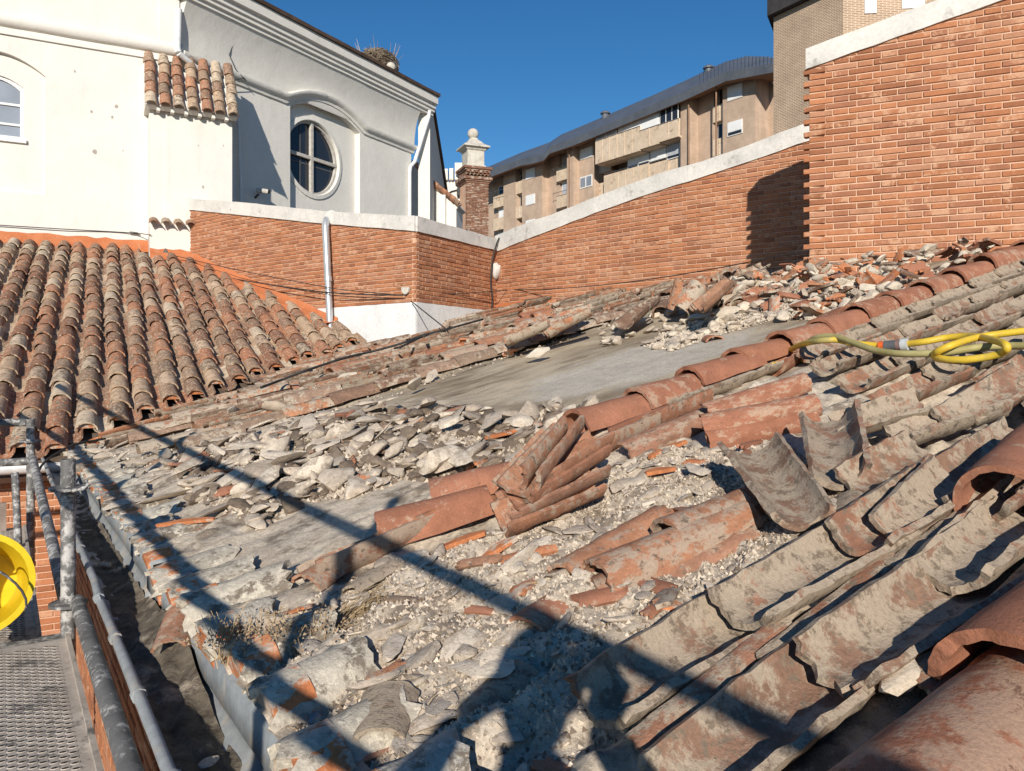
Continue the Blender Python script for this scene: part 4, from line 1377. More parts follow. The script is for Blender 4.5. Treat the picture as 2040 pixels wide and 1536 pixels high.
def brick_panel(name, label, path, z0, z1, seed, limit=300, thick=.2, zbot=-9):
    root = empty(name, path.at(path.L/2)[0]+Vector((0, 0, z0)), label, 'wall')
    root['kind'] = 'thing'
    sweep(path, 0, path.L, -thick, 0, lambda q: zbot, lambda q: z1+.01, 2).obj('wall_core', M_JOINT, root)
    rr = random.Random(seed); items = []; k = 0; z = z0
    while z < z1-CO:
        q = -.2375+(PAIR/2 if k % 2 else 0)
        while q < path.L:
            for kind, L in (('s', .2375), ('h', .1125)):
                if q > .01 and q+L < path.L: items.append((kind, q+L/2, z+.022))
                q += L+JT
        z += CO; k += 1
    items.sort(key=lambda it: (path.M(it[1], it[2]).translation).length)
    rest = MB()
    for i, (kind, c, z) in enumerate(items):
        M = path.M(c, z) @ Matrix.Translation((0, rr.uniform(-.003, .003), 0))
        if i < limit: inst('brick', ME_S if kind == 's' else ME_H, root, M)
        else:
            src = BR_S if kind == 's' else BR_H
            rest.add([M @ Vector(v) for v in src.v], src.f, 0, rr.random())
    if rest.v: tag(rest.obj('brick_courses', M_BRICK, root), kind='stuff')
    return root
fa, fb_ = P5(.42, 8.55, 0), P5(.42, -.8, 0)
brick_panel('facade_wall', 'orange brick facade under the zinc gutter, seen through the scaffold gap', Path2([(fa.x, fa.y), (fb_.x, fb_.y)]), -2.6, -.93, 31, 300)
la, lb = LO-LE*3.6+LU_H*.32, LO+LE*.95+LU_H*.32
brick_panel('facade_wall', 'orange brick facade below the left tiled roof, behind the far scaffold post', Path2([(la.x, la.y), (lb.x, lb.y)]), -2.9, -.95, 33, 200)

def half_gutter(name, label, A, B, rad):
    d = (B-A).normalized(); s = d.cross(Vector((0, 0, 1))).normalized()
    vs, fs = [], []
    for P in [A.lerp(B, i/12) for i in range(13)]:
        for j in range(9):
            th = math.pi*(1+j/8)
            vs.append(P+s*rad*math.cos(th)+Vector((0, 0, rad*math.sin(th))))
    for i in range(12):
        for j in range(8): fs.append((i*9+j, i*9+j+1, (i+1)*9+j+1, (i+1)*9+j))
    me = MB().add(vs, fs).mesh(name, M_PVC, True)
    o = inst(name, me); md = o.modifiers.new('thickness', 'SOLIDIFY'); md.thickness = .004
    return tag(o, label, 'gutter')
half_gutter('eaves_gutter', 'pale half round gutter under the eaves of the left tiled roof', LO-LE*3.6-LU_H*.10+Vector((0, 0, -.03)), LO+LE*.5-LU_H*.10+Vector((0, 0, -.06)), .07)
M_GREYPVC = simple_noise_mat('grey_plastic_pipe', (.20,.235,.26), (.27,.30,.32), 3, .05, 30, rough=.5)
pp = MB(); pp.tube([wpt(82, 960, 6.9), wpt(84, 905, 6.9), wpt(90, 885, 6.9), wpt(104, 872, 6.95), wpt(140, 858, 7.1), wpt(165, 850, 7.3)], .055, 10)
tag(pp.obj('rainwater_pipe', M_GREYPVC, auto=60), 'blue grey plastic pipe elbow at the low end of the roof valley', 'pipe')

def build_scaffold():
    root = empty('scaffold', P5(-.2, 3, -.95), 'galvanised tube scaffold with perforated steel decks beside the eaves', 'scaffold')
    def tube(name, pts, rad=.0242, mat=None, seg=12):
        mb = MB(); mb.tube(pts, rad, seg); return mb.obj(name, mat or M_SCAF, root, auto=50)
    def rosette(p, par):
        mb = MB(); mb.lathe(Matrix.Translation(p), [(.026, -.006), (.062, -.006), (.062, .004), (.026, .004)], 16)
        return mb.obj('coupling_disc', M_SCAF, par, auto=40)
    # inner posts
    def hollow_post(a, zt, zb=-5, r_=.195):
        mb = MB()
        mb.tube([P5(r_, a, zb), P5(r_, a, zt)], .0242, 16, caps=False)
        k = 16
        vs = [P5(r_, a, zt)+EM.to_3x3() @ Vector((rad*math.cos(2*math.pi*j/k), rad*math.sin(2*math.pi*j/k), dz)) for rad, dz in ((.0242, 0), (.0205, 0), (.0205, -.08)) for j in range(k)]
        fs = [(s*k+j, s*k+(j+1) % k, (s+1)*k+(j+1) % k, (s+1)*k+j) for s in range(2) for j in range(k)]
        mb.add(vs, fs)
        return mb.obj('post', M_SCAF2, root, auto=50)
    p1 = hollow_post(3.15, -.338); rosette(P5(.195, 3.15, -.44), p1); rosette(P5(.195, 3.15, -.85), p1)
    wd = MB()
    wd.tube([P5(.195, 3.15, -.44)+Vector((.03+.05*math.cos(t), -.02+.02*math.sin(t), .012+.03*math.sin(t)*.5)) for t in np.linspace(-2.4, .8, 10)], [.006+.004*math.sin(x*3) for x in range(10)], 6)
    wd.obj('wedge_clip', M_SCAF2, p1, smooth=True)
    p2 = hollow_post(5.78, -.351, r_=.15); rosette(P5(.15, 5.78, -.49), p2)
    hollow_post(.05, -1.2)
    # ledgers and braces
    tube('ledger', [P5(.222, -.9, -.846), P5(.222, 3.15, -.846)])
    tube('ledger', [P5(.19, 3.2, -.852), P5(.16, 5.75, -.60)], mat=M_SCAF2)
    tube('ledger', [P5(.15, 5.78, -.62), P5(-1.2, 5.9, -.62)], mat=M_SCAF2)
    tube('ledger', [P5(.12, 5.6, -.36), P5(-1.2, 5.7, -.35)])
    tube('brace', [P5(.06, 5.2, -.62), P5(.09, 4.7, -1.5)], .019, M_SCAF2)
    # outer guard rails and posts, behind the viewer
    for z in (.40, -.04): tube('guard_rail', [P5(-.5, -3.2, z), P5(-.5, 7.2, z)])
    for a in (-2.7, .36, 3.43): tube('post', [P5(-.5, a, -5), P5(-.5, a, .62)])
    # decks
    def deck(a0, a1, r0, r1, z, name, holes=True):
        mb = MB()
        mb.box(EM, r0, r1, a0, a1, z-.05, z)
        for rr_ in (r0, r1-.014): mb.box(EM, rr_, rr_+.014, a0, a1, z+.0005, z+.016)
        d = mb.obj(name, M_DECKP, root)
        if holes:
            h = MB()
            nr = int((r1-r0-.05)/.022); na = int((a1-a0-.08)/.030)
            for i in range(nr):
                for j in range(na):
                    c = (r0+.035+i*.021, a0+.05+j*.030+(.015 if i % 2 else 0))
                    vs = []
                    for (ra, rb, dz) in ((.0115, .0075, .0005), (.0098, .006, .0022), (.0088, .005, .002), (.0085, .0048, .0008)):
                        for q in range(8):
                            th = 2*math.pi*q/8
                            vs.append(EM @ Vector((c[0]+ra*math.cos(th), c[1]+rb*math.sin(th), z+dz)))
                    fs = [(s*8+q, s*8+(q+1) % 8, (s+1)*8+(q+1) % 8, (s+1)*8+q) for s in range(2) for q in range(8)]
                    h.add(vs, fs, 0)
                    h.add(vs, [(16+q, 16+(q+1) % 8, 24+(q+1) % 8, 24+q) for q in range(8)]+[tuple(range(24, 32))], 1)
            tag(h.obj('anti_slip_dimples', [M_DECKP, simple_noise_mat('dark_hole', (.012,.011,.01), (.03,.028,.026), 20)], d), kind='stuff')
    deck(-1.7, 3.08, -.10, .195, -.95, 'steel_plank')
    deck(-1.7, 3.08, -.42, -.115, -.95, 'steel_plank')
    deck(3.3, 5.6, -.14, .12, -1.0, 'steel_plank')
    deck(3.3, 5.6, -.46, -.16, -1.0, 'steel_plank')
    MB().box(EM, -.5, .02, 5.5, 5.53, -1.0, -.83).obj('toe_board', simple_noise_mat('grey_timber', (.22,.17,.14), (.34,.27,.23), 6, .4, 50), root)
    MB().box(EM, -.45, .20, 3.1, 3.28, -1.08, -.99).obj('cross_beam', M_SCAF2, root)
build_scaffold()

def build_bucket():
    root = empty('yellow_bucket', P5(-.1, 2.6, -.95), 'bright yellow plastic bucket lying tipped on the scaffold deck, cut by the photo edge', 'bucket')
    M_Y = simple_noise_mat('yellow_plastic', (.62,.43,.012), (.72,.52,.02), 3, .06, 20, rough=.38)
    c = wpt(-48, 1165, 2.62)
    ax = Vector((.52, -.80, .22)).normalized()
    rot = Vector((0, 0, 1)).rotation_difference(ax).to_matrix().to_4x4()
    M = Matrix.Translation(c-ax*.10) @ rot
    mb = MB()
    prof = [(.0, -.16), (.115, -.16), (.125, -.15), (.158, .155), (.172, .158), (.172, .178), (.152, .178), (.150, .16), (.118, -.145), (.0, -.145)]
    seg = 32; vs, fs = [], []
    for (r_, z) in prof:
        for j in range(seg):
            a = 2*math.pi*j/seg; vs.append(M @ Vector((r_*math.cos(a), r_*math.sin(a), z)))
    for i in range(len(prof)-1):
        for j in range(seg):
            fs.append((i*seg+j, i*seg+(j+1) % seg, (i+1)*seg+(j+1) % seg, (i+1)*seg+j))
    mb.add(vs, fs); mb.obj('bucket_body', M_Y, root, auto=40)
    h = MB(); h.tube([M @ Vector((.176*math.cos(t), .176*math.sin(t)*.5-.02, .165+.10*math.sin(t))) for t in np.linspace(0, math.pi, 14)], .004, 6)
    h.obj('handle', M_SCAF, root, smooth=True)
build_bucket()
# metal downpipe in front of the long brick wall
def build_downpipe():
    root = empty('metal_downpipe', wpt(672, 690, 10.4), 'shiny galvanised downpipe fixed to the orange brick wall and white plinth', 'pipe')
    m = simple_noise_mat('galvanised_pipe', (.48,.49,.50), (.60,.61,.62), 4, .1, 30, rough=.35)
    m.node_tree.nodes['Principled BSDF'].inputs['Metallic'].default_value = .55
    q = wq(PL, 666); 
    f = lambda u, v, y: (lambda s: PL.M(s, 0) @ Vector((0, y, (V0-v)/FPX*(PL.at(0)[0].y+PL.at(0)[1].y*s))))(wq(PL, u))
    mb = MB()
    mb.tube([f(655, 436, -.02), f(658, 438, .06), f(661, 446, .11), f(662, 458, .12)], .052, 12)
    mb.obj('pipe_elbow', m, root, auto=60)
    mb = MB(); mb.tube([f(662, 456, .12), f(667, 560, .12)], .05, 14); mb.obj('pipe_length', m, root, auto=60)
    mb = MB(); mb.tube([f(667, 553, .12), f(667.4, 562, .12)], .056, 14); mb.obj('pipe_collar', m, root, auto=60)
    mb = MB(); mb.tube([f(667, 561, .12), f(673, 694, .12)], .047, 14); mb.obj('pipe_length', m, root, auto=60)
    p = MB(); p.lathe(Matrix.Translation(f(664, 433, .04)) @ Matrix.Rotation(R(90), 4, 'X'), [(.02, -.02), (.10, -.02), (.095, .0), (.05, .012)], 14); p.obj('mortar_patch', M_COPING, root)
build_downpipe()
# ------------------------------------------------------------------ tiles on and around the stripped roof
NEAR = dict(seg=16, ls=14, warp=.0015)
T_DUST = [crust(tile_mb(.45, .156, .186, .0145, 66, seed=40+i, ragged=.007, **NEAR), 40+i, .0038, .008).mesh('channel_tile', M_TILE_DUSTY, auto=50) for i in range(5)]
T_RED = [tile_mb(.44, .208, .158, .017, 82, seed=60+i, ragged=.004, seg=16, ls=4, warp=.003).mesh('ridge_tile', M_TILE_RED, auto=50) for i in range(4)]
T_GREY = [tile_mb(.44, .19, .155, .014, 80, 9, 3, seed=80+i, ragged=.006, warp=.006).mesh('weathered_tile', M_TILE_GREY, auto=50) for i in range(5)]
T_OLDN = [crust(tile_mb(.44, .19, .15, .016, 80, seed=90+i, ragged=.006, **NEAR), 90+i, .0025, .004, L=.44).mesh('old_tile', M_TILE_BROWN, auto=50) for i in range(3)]
tr = random.Random(77)
T_CLEAN = [crust(tile_mb(.45, .205, .165, .017, 84, 26, 10, seed=70+i, warp=.001, ragged=.003), 70+i, .0012, .001).mesh('cover_tile', M_TILE_CLEAN, auto=50) for i in range(3)]
def to_px(P): return U0+P.x/P.y*FPX, V0-P.z/P.y*FPX
def near_mark(P, marks):
    u, v = to_px(P)
    return min(marks, key=lambda m: (m[1]-u)**2+((m[2]-v)*1.6)**2)
MK_STRIP = [('by the roof valley', 300, 790), ('below the white plinth', 760, 690), ('beside the long dark row', 860, 760), ('near the inner corner', 1000, 655), ('near the curved wall', 1180, 630), ('near the scaffold post', 190, 905), ('below the left tiled roof', 480, 750), ('under the loose black cable', 620, 745)]
FLIP = Matrix.Rotation(math.pi, 4, 'X')

def tile_M(b, a, h, yaw=0, pitch=0, roll=0, sc=(1, 1, 1), flip=False):
    M = RM @ Matrix.Translation((b, a, h)) @ Matrix.Rotation(R(yaw), 4, 'Z') @ Matrix.Rotation(R(-pitch), 4, 'Y') @ Matrix.Rotation(R(roll), 4, 'X')
    if flip: M = M @ Matrix.Translation((0, 0, .068*sc[2])) @ FLIP
    return M @ Matrix.Diagonal((*sc, 1))

def tile_px(p0, p1, h0, h1, roll=0, flip=False, wide=1.0, L0=.45):
    """lower end and upper end of a tile as seen in the photograph -> placement on the roof"""
    b0, a0 = pr(*p0, h0); b1, a1 = pr(*p1, h1)
    d = Vector((b1-b0, a1-a0, h1-h0)); L = d.length
    yaw = math.degrees(math.atan2(d.y, d.x)); pitch = math.degrees(math.asin(max(-1, min(1, d.z/L))))
    return tile_M(b0, a0, h0, yaw, pitch, roll, (max(.6, min(1.25, L/L0)), wide, wide), flip)

NLOOSE = [0]; REST_TILES = MB()
def loose(me, M, label, group=None, name='roof_tile'):
    NLOOSE[0] += 1
    if callable(label): label = label(M)
    if NLOOSE[0] > 300 and group:
        src = [v.co for v in me.vertices]
        REST_TILES.add([M @ v for v in src], [list(p.vertices) for p in me.polygons], 0, tr.random())
        return None
    return tag(inst(name, me, None, M), label, 'roof tile', group)
def fixed(me, M):
    return inst('tile', me, roof, M)

# --- row of clean red cover tiles, still laid
b = 2.04; i = 0
while b < 7.1:
    if not (5.22 < b < 5.5):
        M = tile_M(b, 2.49+tr.uniform(-.008, .008)+.012*math.sin(b*2), .056+tr.uniform(-.004, .008), tr.uniform(-3, 3), -3.0+tr.uniform(-.6, .6), tr.uniform(-3, 3))
        fixed(T_RED[i % 4], M)
    else:
        fixed(T_RED[i % 4], tile_M(b+.03, 2.46, .085, -5, -4, 8))
    b += .338; i += 1
# channel tiles whose red flanks show below that row
for b in (2.05, 2.42, 2.8, 3.15, 3.5, 3.9, 4.3):
    fixed(T_RED[i % 4] if i % 3 == 0 else T_DUST[i % 5], tile_M(b, 2.375, .002, tr.uniform(-1.5, 1.5), -1.5, tr.uniform(-6, 4), flip=True)); i += 1

# --- rows of channel tiles, concave side up, on the right
starts = [(2.20, 3.20), (1.955, 2.98), (1.70, 2.78), (1.455, 2.58), (1.215, 2.78), (.97, 2.55), (.72, 2.3), (.47, 2.05)]
for (a, b0) in starts:
    b = b0
    while b < 7.4:
        if not (b > 6.6 and a > 2.3):
            fixed(T_DUST[tr.randrange(5)], tile_M(b, a+tr.uniform(-.012, .012), .016+tr.uniform(-.004, .01), tr.uniform(-3, 3), -2.6+tr.uniform(-1, 1), tr.uniform(-6, 6), flip=True))
        b += .345+tr.uniform(-.02, .02)
# displaced channel tiles in front of those rows: (lower end, upper end, h0, h1, roll, label)
for p0, p1, h0, h1, roll, lab in [
    ((1672, 882), (1836, 836), .015, .05, 8, 'channel tile with an orange worn hollow, first in front of the dusty rows'),
    ((1800, 905), (1985, 838), .015, .045, -4, 'long dusty channel tile with a reddish inner face, tucked under its neighbour'),
    ((1905, 870), (2075, 770), .03, .05, 5, 'dusty channel tile with a mortar lip at the right photo edge'),
    ((1602, 1072), (1494, 916), .02, .075, 4, 'big grey channel tile turned across the rows, hollow upward'),
    ((1690, 985), (1664, 852), .02, .06, -8, 'grey channel tile turned upright to the rows beside the big turned one'),
    ((1712, 998), (1862, 920), .02, .03, 6, 'grey mortar filled channel tile with a thin long rim'),
    ((1800, 1105), (1930, 985), .03, .05, 10, 'dark hollowed channel tile beside the stripped mortar bed'),
    ((1960, 1060), (2090, 960), .03, .06, -6, 'dusty channel tile cut by the right photo edge, above the red cover tile')]:
    loose(T_DUST[tr.randrange(5)], tile_px(p0, p1, h0, h1, roll, True, 1.0), lab)
loose(T_RED[1], tile_px((1985, 1000), (2080, 880), .10, .10, -35, False, .9), 'red tile standing on its edge at the right photo border')
# nearest channel rows, hollow side up
for (b, a, h, yaw, roll) in [(.86, .985, .0, 1, 6), (1.20, .965, .016, -1, 4), (1.56, .95, .02, 2, 9), (1.92, .94, .02, 0, 4),
                             (.80, .745, .0, 2, 3), (1.14, .735, .018, -2, 7), (1.50, .72, .02, 2, -4), (1.86, .70, .02, -3, 5),
                             (.92, .50, .0, 0, 0), (1.28, .49, .01, 0, 0), (1.62, .47, .02, 0, 0)]:
    fixed(T_DUST[tr.randrange(5)], tile_M(b, a, h+.012, yaw, -2.5, roll, (1.02, .98, 1.08), True))
# broken side walls left standing between the near rows
for (b, a, L, yaw, roll, me) in [(1.12, .845, 1.0, 2, 64, 0), (1.52, .84, .9, 0, 60, 1), (.84, .865, .9, 3, 66, 2), (1.2, .625, 1.0, 1, 62, 3), (1.6, .60, .8, -2, 62, 1)]:
    fixed(T_DUST[me], tile_M(b, a, .035, yaw, -1, roll, (L, .55, .55)))
# cover tiles at the bottom right
loose(T_CLEAN[0], tile_M(1.22, .50, .075, 1, -2, 0, (1.15, 1.18, 1.15)), 'smooth red cover tile filling the bottom right corner of the roof')
loose(T_CLEAN[1], tile_M(.90, .50, .045, 0, -2, 0, (1.1, 1.15, 1.1)), 'red cover tile slipped under the smooth one at the bottom edge')
loose(T_CLEAN[2], tile_M(1.63, .50, .10, -2, -2, 2, (1.1, 1.1, 1.1)), 'red cover tile above the smooth bottom right one, cut by the photo edge')

# --- red covers continuing down-slope past the stack
for (p0, p1, h0, h1, roll, lab) in [
    ((868, 1005), (1040, 955), .045, .06, -4, 'red cover tile lying below the stack, its left end broken square'),
    ((762, 1075), (985, 1005), .02, .035, 3, 'longer red cover tile half buried in pale mortar below the stack')]:
    loose(T_RED[tr.randrange(4)], tile_px(p0, p1, h0, h1, roll), lab)
for (b, a) in ((.78, 2.17), (1.12, 2.20), (1.48, 2.22), (1.83, 2.24), (2.18, 2.27)):
    fixed(T_OLDN[tr.randrange(3)], tile_M(b, a+.02, .0, 2, -1, -16, (1.0, 1, 1), True))
# --- the leaning stack in the middle
g = 'nested tiles of the leaning stack in the middle of the roof'
for k, (p0, p1, h0, h1, roll) in enumerate([((1002, 1060), (1200, 985), .01, .03, 10), ((1020, 1035), (1205, 950), .035, .06, 8), ((1035, 1012), (1200, 915), .065, .10, 4),
                                            ((1040, 995), (1208, 893), .085, .125, 0), ((1050, 985), (1150, 865), .11, .19, -10), ((1035, 975), (1125, 870), .12, .20, -22)]):
    loose(T_OLDN[k % 3], tile_px(p0, p1, h0, h1, roll, True, .92), 'reddish grey barrel tile nested in the leaning stack beside the red row', g)
# --- three old covers lying side by side
for k, (p0, p1, h0, h1, roll, me, lab) in enumerate([
    ((1128, 1168), (1330, 1035), .02, .03, 4, T_OLDN[0], 'grey cover tile, upper one of three old covers lying together'),
    ((1190, 1165), (1495, 1030), .05, .05, 6, T_OLDN[1], 'cover tile with orange and white marks, middle of three lying together'),
    ((1190, 1205), (1508, 1075), .005, .01, 16, T_OLDN[2], 'brown cover tile, lower one of three old covers lying together'),
    ((1330, 1080), (1500, 1005), .06, .06, 0, T_OLDN[1], 'short worn cover tile at the upper end of the three old covers')]):
    loose(me, tile_px(p0, p1, h0-.03, h1-.03, roll, False, .78), lab)
# --- tiles leaning on edge below the red row
for (p0, p1, h0, h1, roll, me, lab) in [
    ((1408, 880), (1632, 830), .03, .04, 58, T_RED[0], 'red tile lying on its side, lowest of the pile below the red row'),
    ((1400, 855), (1635, 805), .07, .08, 55, T_RED[1], 'red tile lying on its side, on top of another below the red row'),
    ((1405, 830), (1610, 760), .06, .08, 50, T_RED[2], 'long red tile on edge between the red row and the pile'),
    ((1240, 905), (1480, 800), .03, .04, 56, T_OLDN[0], 'grey tile flank running along the foot of the red row')]:
    loose(me, tile_px(p0, p1, h0, h1, roll, False, .54), lab)

# --- eaves tiles with open orange ends
M_EAVE = piece_mat('mortar_covered_eaves_tile', [(.40,.355,.29),(.45,.40,.325),(.40,.37,.32)], vary=.35, nscale=11, dust=(.19,.155,.12,1), dust_amt=.42, dust_scale=11, dust2=(.58,.52,.42,1), dust2_amt=.35, bump=1.0, bscale=55, bdist=.007)
EAV = [crust(tile_mb(.27, .20, .185, .022, 74, 12, 8, seed=120+i, ragged=.022, warp=.003), 120+i, .006, .0, L=.27).mesh('eaves_tile', M_EAVE, auto=45) for i in range(4)]
PLUG = MB()
def plug_pts(x):
    return [(x, .098*math.sin(t), .088*math.cos(t)-.018) for t in np.linspace(-1.35, 1.35, 11)]
k = 0
a = .62
while a < 8.5:
    hide = 2.86 < a < 3.25
    yaw, roll = tr.uniform(-5, 5), tr.uniform(-7, 7)
    M = tile_M(.452+tr.uniform(-.02, .015), a, -.005+tr.uniform(-.01, .008), yaw, -2, roll, (tr.uniform(.6, 1.15), 1, 1 if a < 2.5 else .62))
    if not hide: fixed(EAV[k % 4], M)
    P0 = [M @ Vector((p[0], p[1]+tr.uniform(-.004, .004), p[2]+tr.uniform(-.004, .004))) for p in plug_pts(.004)]
    bot = [M @ Vector((.004, .10, -.055)), M @ Vector((.004, -.10, -.055))]
    P0 = P0+bot
    off = (RM.to_3x3() @ Vector((.09, 0, 0)))
    PLUG.prism([p+off for p in P0], P0, 0, tr.random())
    a += .25+tr.uniform(-.012, .012); k += 1
PLUG.obj('eaves_plugs', M_TILE_RAW, roof)

# --- stripped strip on the left: rows of covers and stacks of nested tiles
def in_front(b, a, margin=.25):
    P = RM @ Vector((b, a, 0))
    if LZ(P.x, P.y) > P.z-.0: 
        return False
    nL = Vector((-.613, -.790, 0))
    if (P-Vector((*CORN, 0))).dot(nL) < margin and P.x < CORN[0]: return False
    n2 = Vector((.876, -.48, 0))
    if P.x >= CORN[0] and P.x < .0 and (P-Vector((*CORN, 0))).dot(n2) < margin: return False
    q = path_q_at_u(PM, U0+P.x/P.y*FPX)
    pm, tm = PM.at(q)
    if P.x/P.y > -.02 and P.length > pm.length-margin*1.2: return False
    return True
# long continuous dark row that borders the bare slab
b = 1.0
while b < 5.35:
    fixed(T_GREY[tr.randrange(5)], tile_M(b, 5.43+tr.uniform(-.01, .01)+.02*math.sin(b), .028, tr.uniform(-2, 2), -2, tr.uniform(-12, 2)))
    if tr.random() < .55: fixed(T_GREY[tr.randrange(5)], tile_M(b+.1, 5.56, .0, tr.uniform(-3, 3), -2, -30, flip=True))
    b += .36
def lab_tile(kind, k):
    tone = ('brown', 'dark', 'mottled')[k % 3]
    def f(M):
        m = near_mark(M.translation, MK_STRIP)
        return {'stack': f'{tone} tile nested in a stack of {NST[0]}, {m[0]}', 'flat': f'{tone} weathered cover tile lying singly {m[0]}', 'red': f'reddish cover tile among weathered ones {m[0]}'}[kind]
    return f
NST = [2]; NUMW = {2: 'two', 3: 'three', 4: 'four', 5: 'five', 6: 'six'}
grp = {'stack': 'nested tiles stacked along the stripped strip', 'flat': 'single tiles lying along the stripped strip'}
cand = []
a = 5.74
while a < 11.0:
    b = .62+tr.uniform(0, .3)
    while b < 6.4:
        cand.append((a+tr.uniform(-.05, .05), b)); b += .44+tr.uniform(.0, .12)
    a += .27
cand.sort(key=lambda c: (RM @ Vector((c[1], c[0], 0))).length)
for (a, b) in cand:
    if not in_front(b, a, .32) or not in_front(b+.4, a, .3): continue
    if b < 1.15 and a < 7.6 and tr.random() < .45: continue
    base = hz(b, a)+.004
    yaw = tr.gauss(0, 6)
    mode = tr.random()
    if mode < .66:
        n_ = tr.choice((3, 3, 4, 4, 5)); NST[0] = NUMW[n_]; side = tr.choice((-1, 1))
        roll = tr.uniform(-25, 25)
        for i in range(n_):
            M = tile_M(b+tr.uniform(-.05, .05), a+i*.006*side, base+.008+i*.0175, yaw+tr.uniform(-3, 3), tr.uniform(-3, 2)-1, roll+tr.uniform(-4, 4), (1, .88, .66), True)
            loose(T_GREY[tr.randrange(5)], M, lab_tile('stack', i), grp['stack'])
    elif mode < .90:
        M = tile_M(b, a, base+.02, yaw, -1.5, tr.uniform(-18, 18))
        loose((T_GREY if tr.random() < .7 else T_OLDN)[tr.randrange(3)], M, lab_tile('flat', len(REST_TILES.v)+NLOOSE[0]), grp['flat'])
        if tr.random() < .3: loose(T_GREY[tr.randrange(5)], tile_M(b+.1, a+.03, base+.05, yaw+tr.uniform(-12, 12), -1, tr.uniform(-20, 20)), lab_tile('flat', 1), grp['flat'])
    elif mode < .95:
        loose(T_RED[tr.randrange(4)], tile_M(b, a, base+.03, yaw*1.5, -1, tr.uniform(-15, 15)), lab_tile('red', 0), grp['flat'])
# --- stacks standing by the foot of the curved wall
g = 'nested tiles in the fanned stacks at the foot of the curved wall'
for (p0, p1, n_, h0, h1, roll, flip, lab) in [
    ((1245, 655), (1300, 608), 3, .02, .09, 0, True, 'grey tile in the small fanned stack left of the upright tiles by the curved wall'),
    ((1400, 622), (1446, 576), 5, .04, .13, 0, True, 'grey tile in the tall fanned stack nearest the wall shadow'),
    ((1340, 618), (1354, 582), 1, .06, .20, 0, False, 'single tile propped upright against the curved wall'),
    ((1358, 620), (1380, 580), 2, .06, .18, 70, False, 'tile propped on edge beside the upright one at the curved wall'),
    ((1015, 688), (1090, 655), 4, .03, .07, -10, True, 'grey tile in the low fanned stack in front of the inner corner'),
    ((1095, 670), (1170, 630), 4, .03, .10, -8, True, 'grey tile in the open fan stack in front of the curved wall')]:
    for i in range(n_):
        M = tile_px((p0[0]+tr.uniform(-4, 4), p0[1]), (p1[0]+tr.uniform(-4, 4)+i*3, p1[1]), h0+i*.03, h1+i*.035, roll+tr.uniform(-5, 5), flip, .95)
        loose(T_GREY[tr.randrange(5)], M, lab, g)
FOOT = [pr(u, v) for u, v in [(1180,640),(1250,608),(1400,582),(1500,572),(1490,612),(1400,640),(1300,662),(1200,692)]]
for k in range(46):
    while True:
        b, a = tr.uniform(4.6, 6.3), tr.uniform(4.2, 6.2)
        if in_front(b, a, .15) and in_front(b+.3, a, .12) and b > 4.9+(a-4.6)*.1 and a < 5.9: break
    loose((T_GREY+T_OLDN)[tr.randrange(8)], tile_M(b, a, hz(b, a)+tr.uniform(-.01, .06), tr.gauss(10, 25), tr.uniform(-4, 6), tr.uniform(-40, 40), (tr.uniform(.5, 1), .85, .85), tr.random() < .5), 'weathered tile lying in the debris bank at the foot of the curved wall', 'tiles in the debris bank at the curved wall')
if REST_TILES.v: tag(REST_TILES.obj('scattered_tiles', M_TILE_GREY, None, auto=50), 'many more weathered tiles piled in the stripped strip by the valley', 'roof tiles', kind='stuff')
# tile ends of the surviving course along the curved wall
b = 0
for u in np.arange(1020, 1480, 22):
    q = path_q_at_u(PM, u); p, t = PM.at(q)
    nn = Vector((t.y, -t.x, 0))
    P = p+nn*.16
    zl = (RM @ Vector(((P-RO).dot(RU), (P-RO).dot(E_), 0))).z
    inv = RM.inverted() @ Vector((P.x, P.y, .80 if u > 1200 else .80))
    M = Matrix.Translation((P.x, P.y, .70-.0*b)) @ Matrix(((nn.x, -t.x, 0, 0), (nn.y, -t.y, 0, 0), (0, 0, 1, 0), (0,0,0,1))).inverted().transposed()
    M = Matrix(((-nn.x, -t.x, 0, P.x+nn.x*.08), (-nn.y, -t.y, 0, P.y+nn.y*.08), (0, 0, 1, .745+tr.uniform(-.02, .02)), (0,0,0,1)))
    if tr.random() < .7: inst('tile', T_RED[tr.randrange(4)], wallM, M @ Matrix.Diagonal((.5, .9, .9, 1)))
# ------------------------------------------------------------------ rubble
def chunk_mesh(seed, flat, mat, n=15, cuts=1, rough=.06):
    rr = random.Random(seed)
    bm = bmesh.new()
    for i in range(n):
        th = rr.uniform(0, 2*math.pi); z = rr.uniform(-1, 1)
        rad = (1-abs(z)**3)**.4*rr.uniform(.75, 1.0)
        bm.verts.new((math.cos(th)*rad*rr.uniform(.85, 1.15), math.sin(th)*rad*.72, z*flat*rr.uniform(.7, 1)))
    res = bmesh.ops.convex_hull(bm, input=bm.verts[:])
    bmesh.ops.delete(bm, geom=[v for v in bm.verts if not v.link_faces], context='VERTS')
    if cuts:
        bmesh.ops.subdivide_edges(bm, edges=bm.edges[:], cuts=cuts, use_grid_fill=True)
        off = Vector((seed*3.7, seed*1.3, 0))
        for v in bm.verts:
            d = mnoise.noise(v.co*2.2+off)*rough*2+mnoise.noise(v.co*6+off)*rough
            v.co += v.co.normalized()*d
    if cuts: bmesh.ops.smooth_vert(bm, verts=bm.verts[:], factor=.32, use_axis_x=True, use_axis_y=True, use_axis_z=True)
    bmesh.ops.recalc_face_normals(bm, faces=bm.faces[:])
    me = bpy.data.meshes.new('chunk'); bm.to_mesh(me); bm.free()
    me.materials.append(mat)
    me.polygons.foreach_set('use_smooth', [True]*len(me.polygons)); me.set_sharp_from_angle(angle=R(42))
    return me
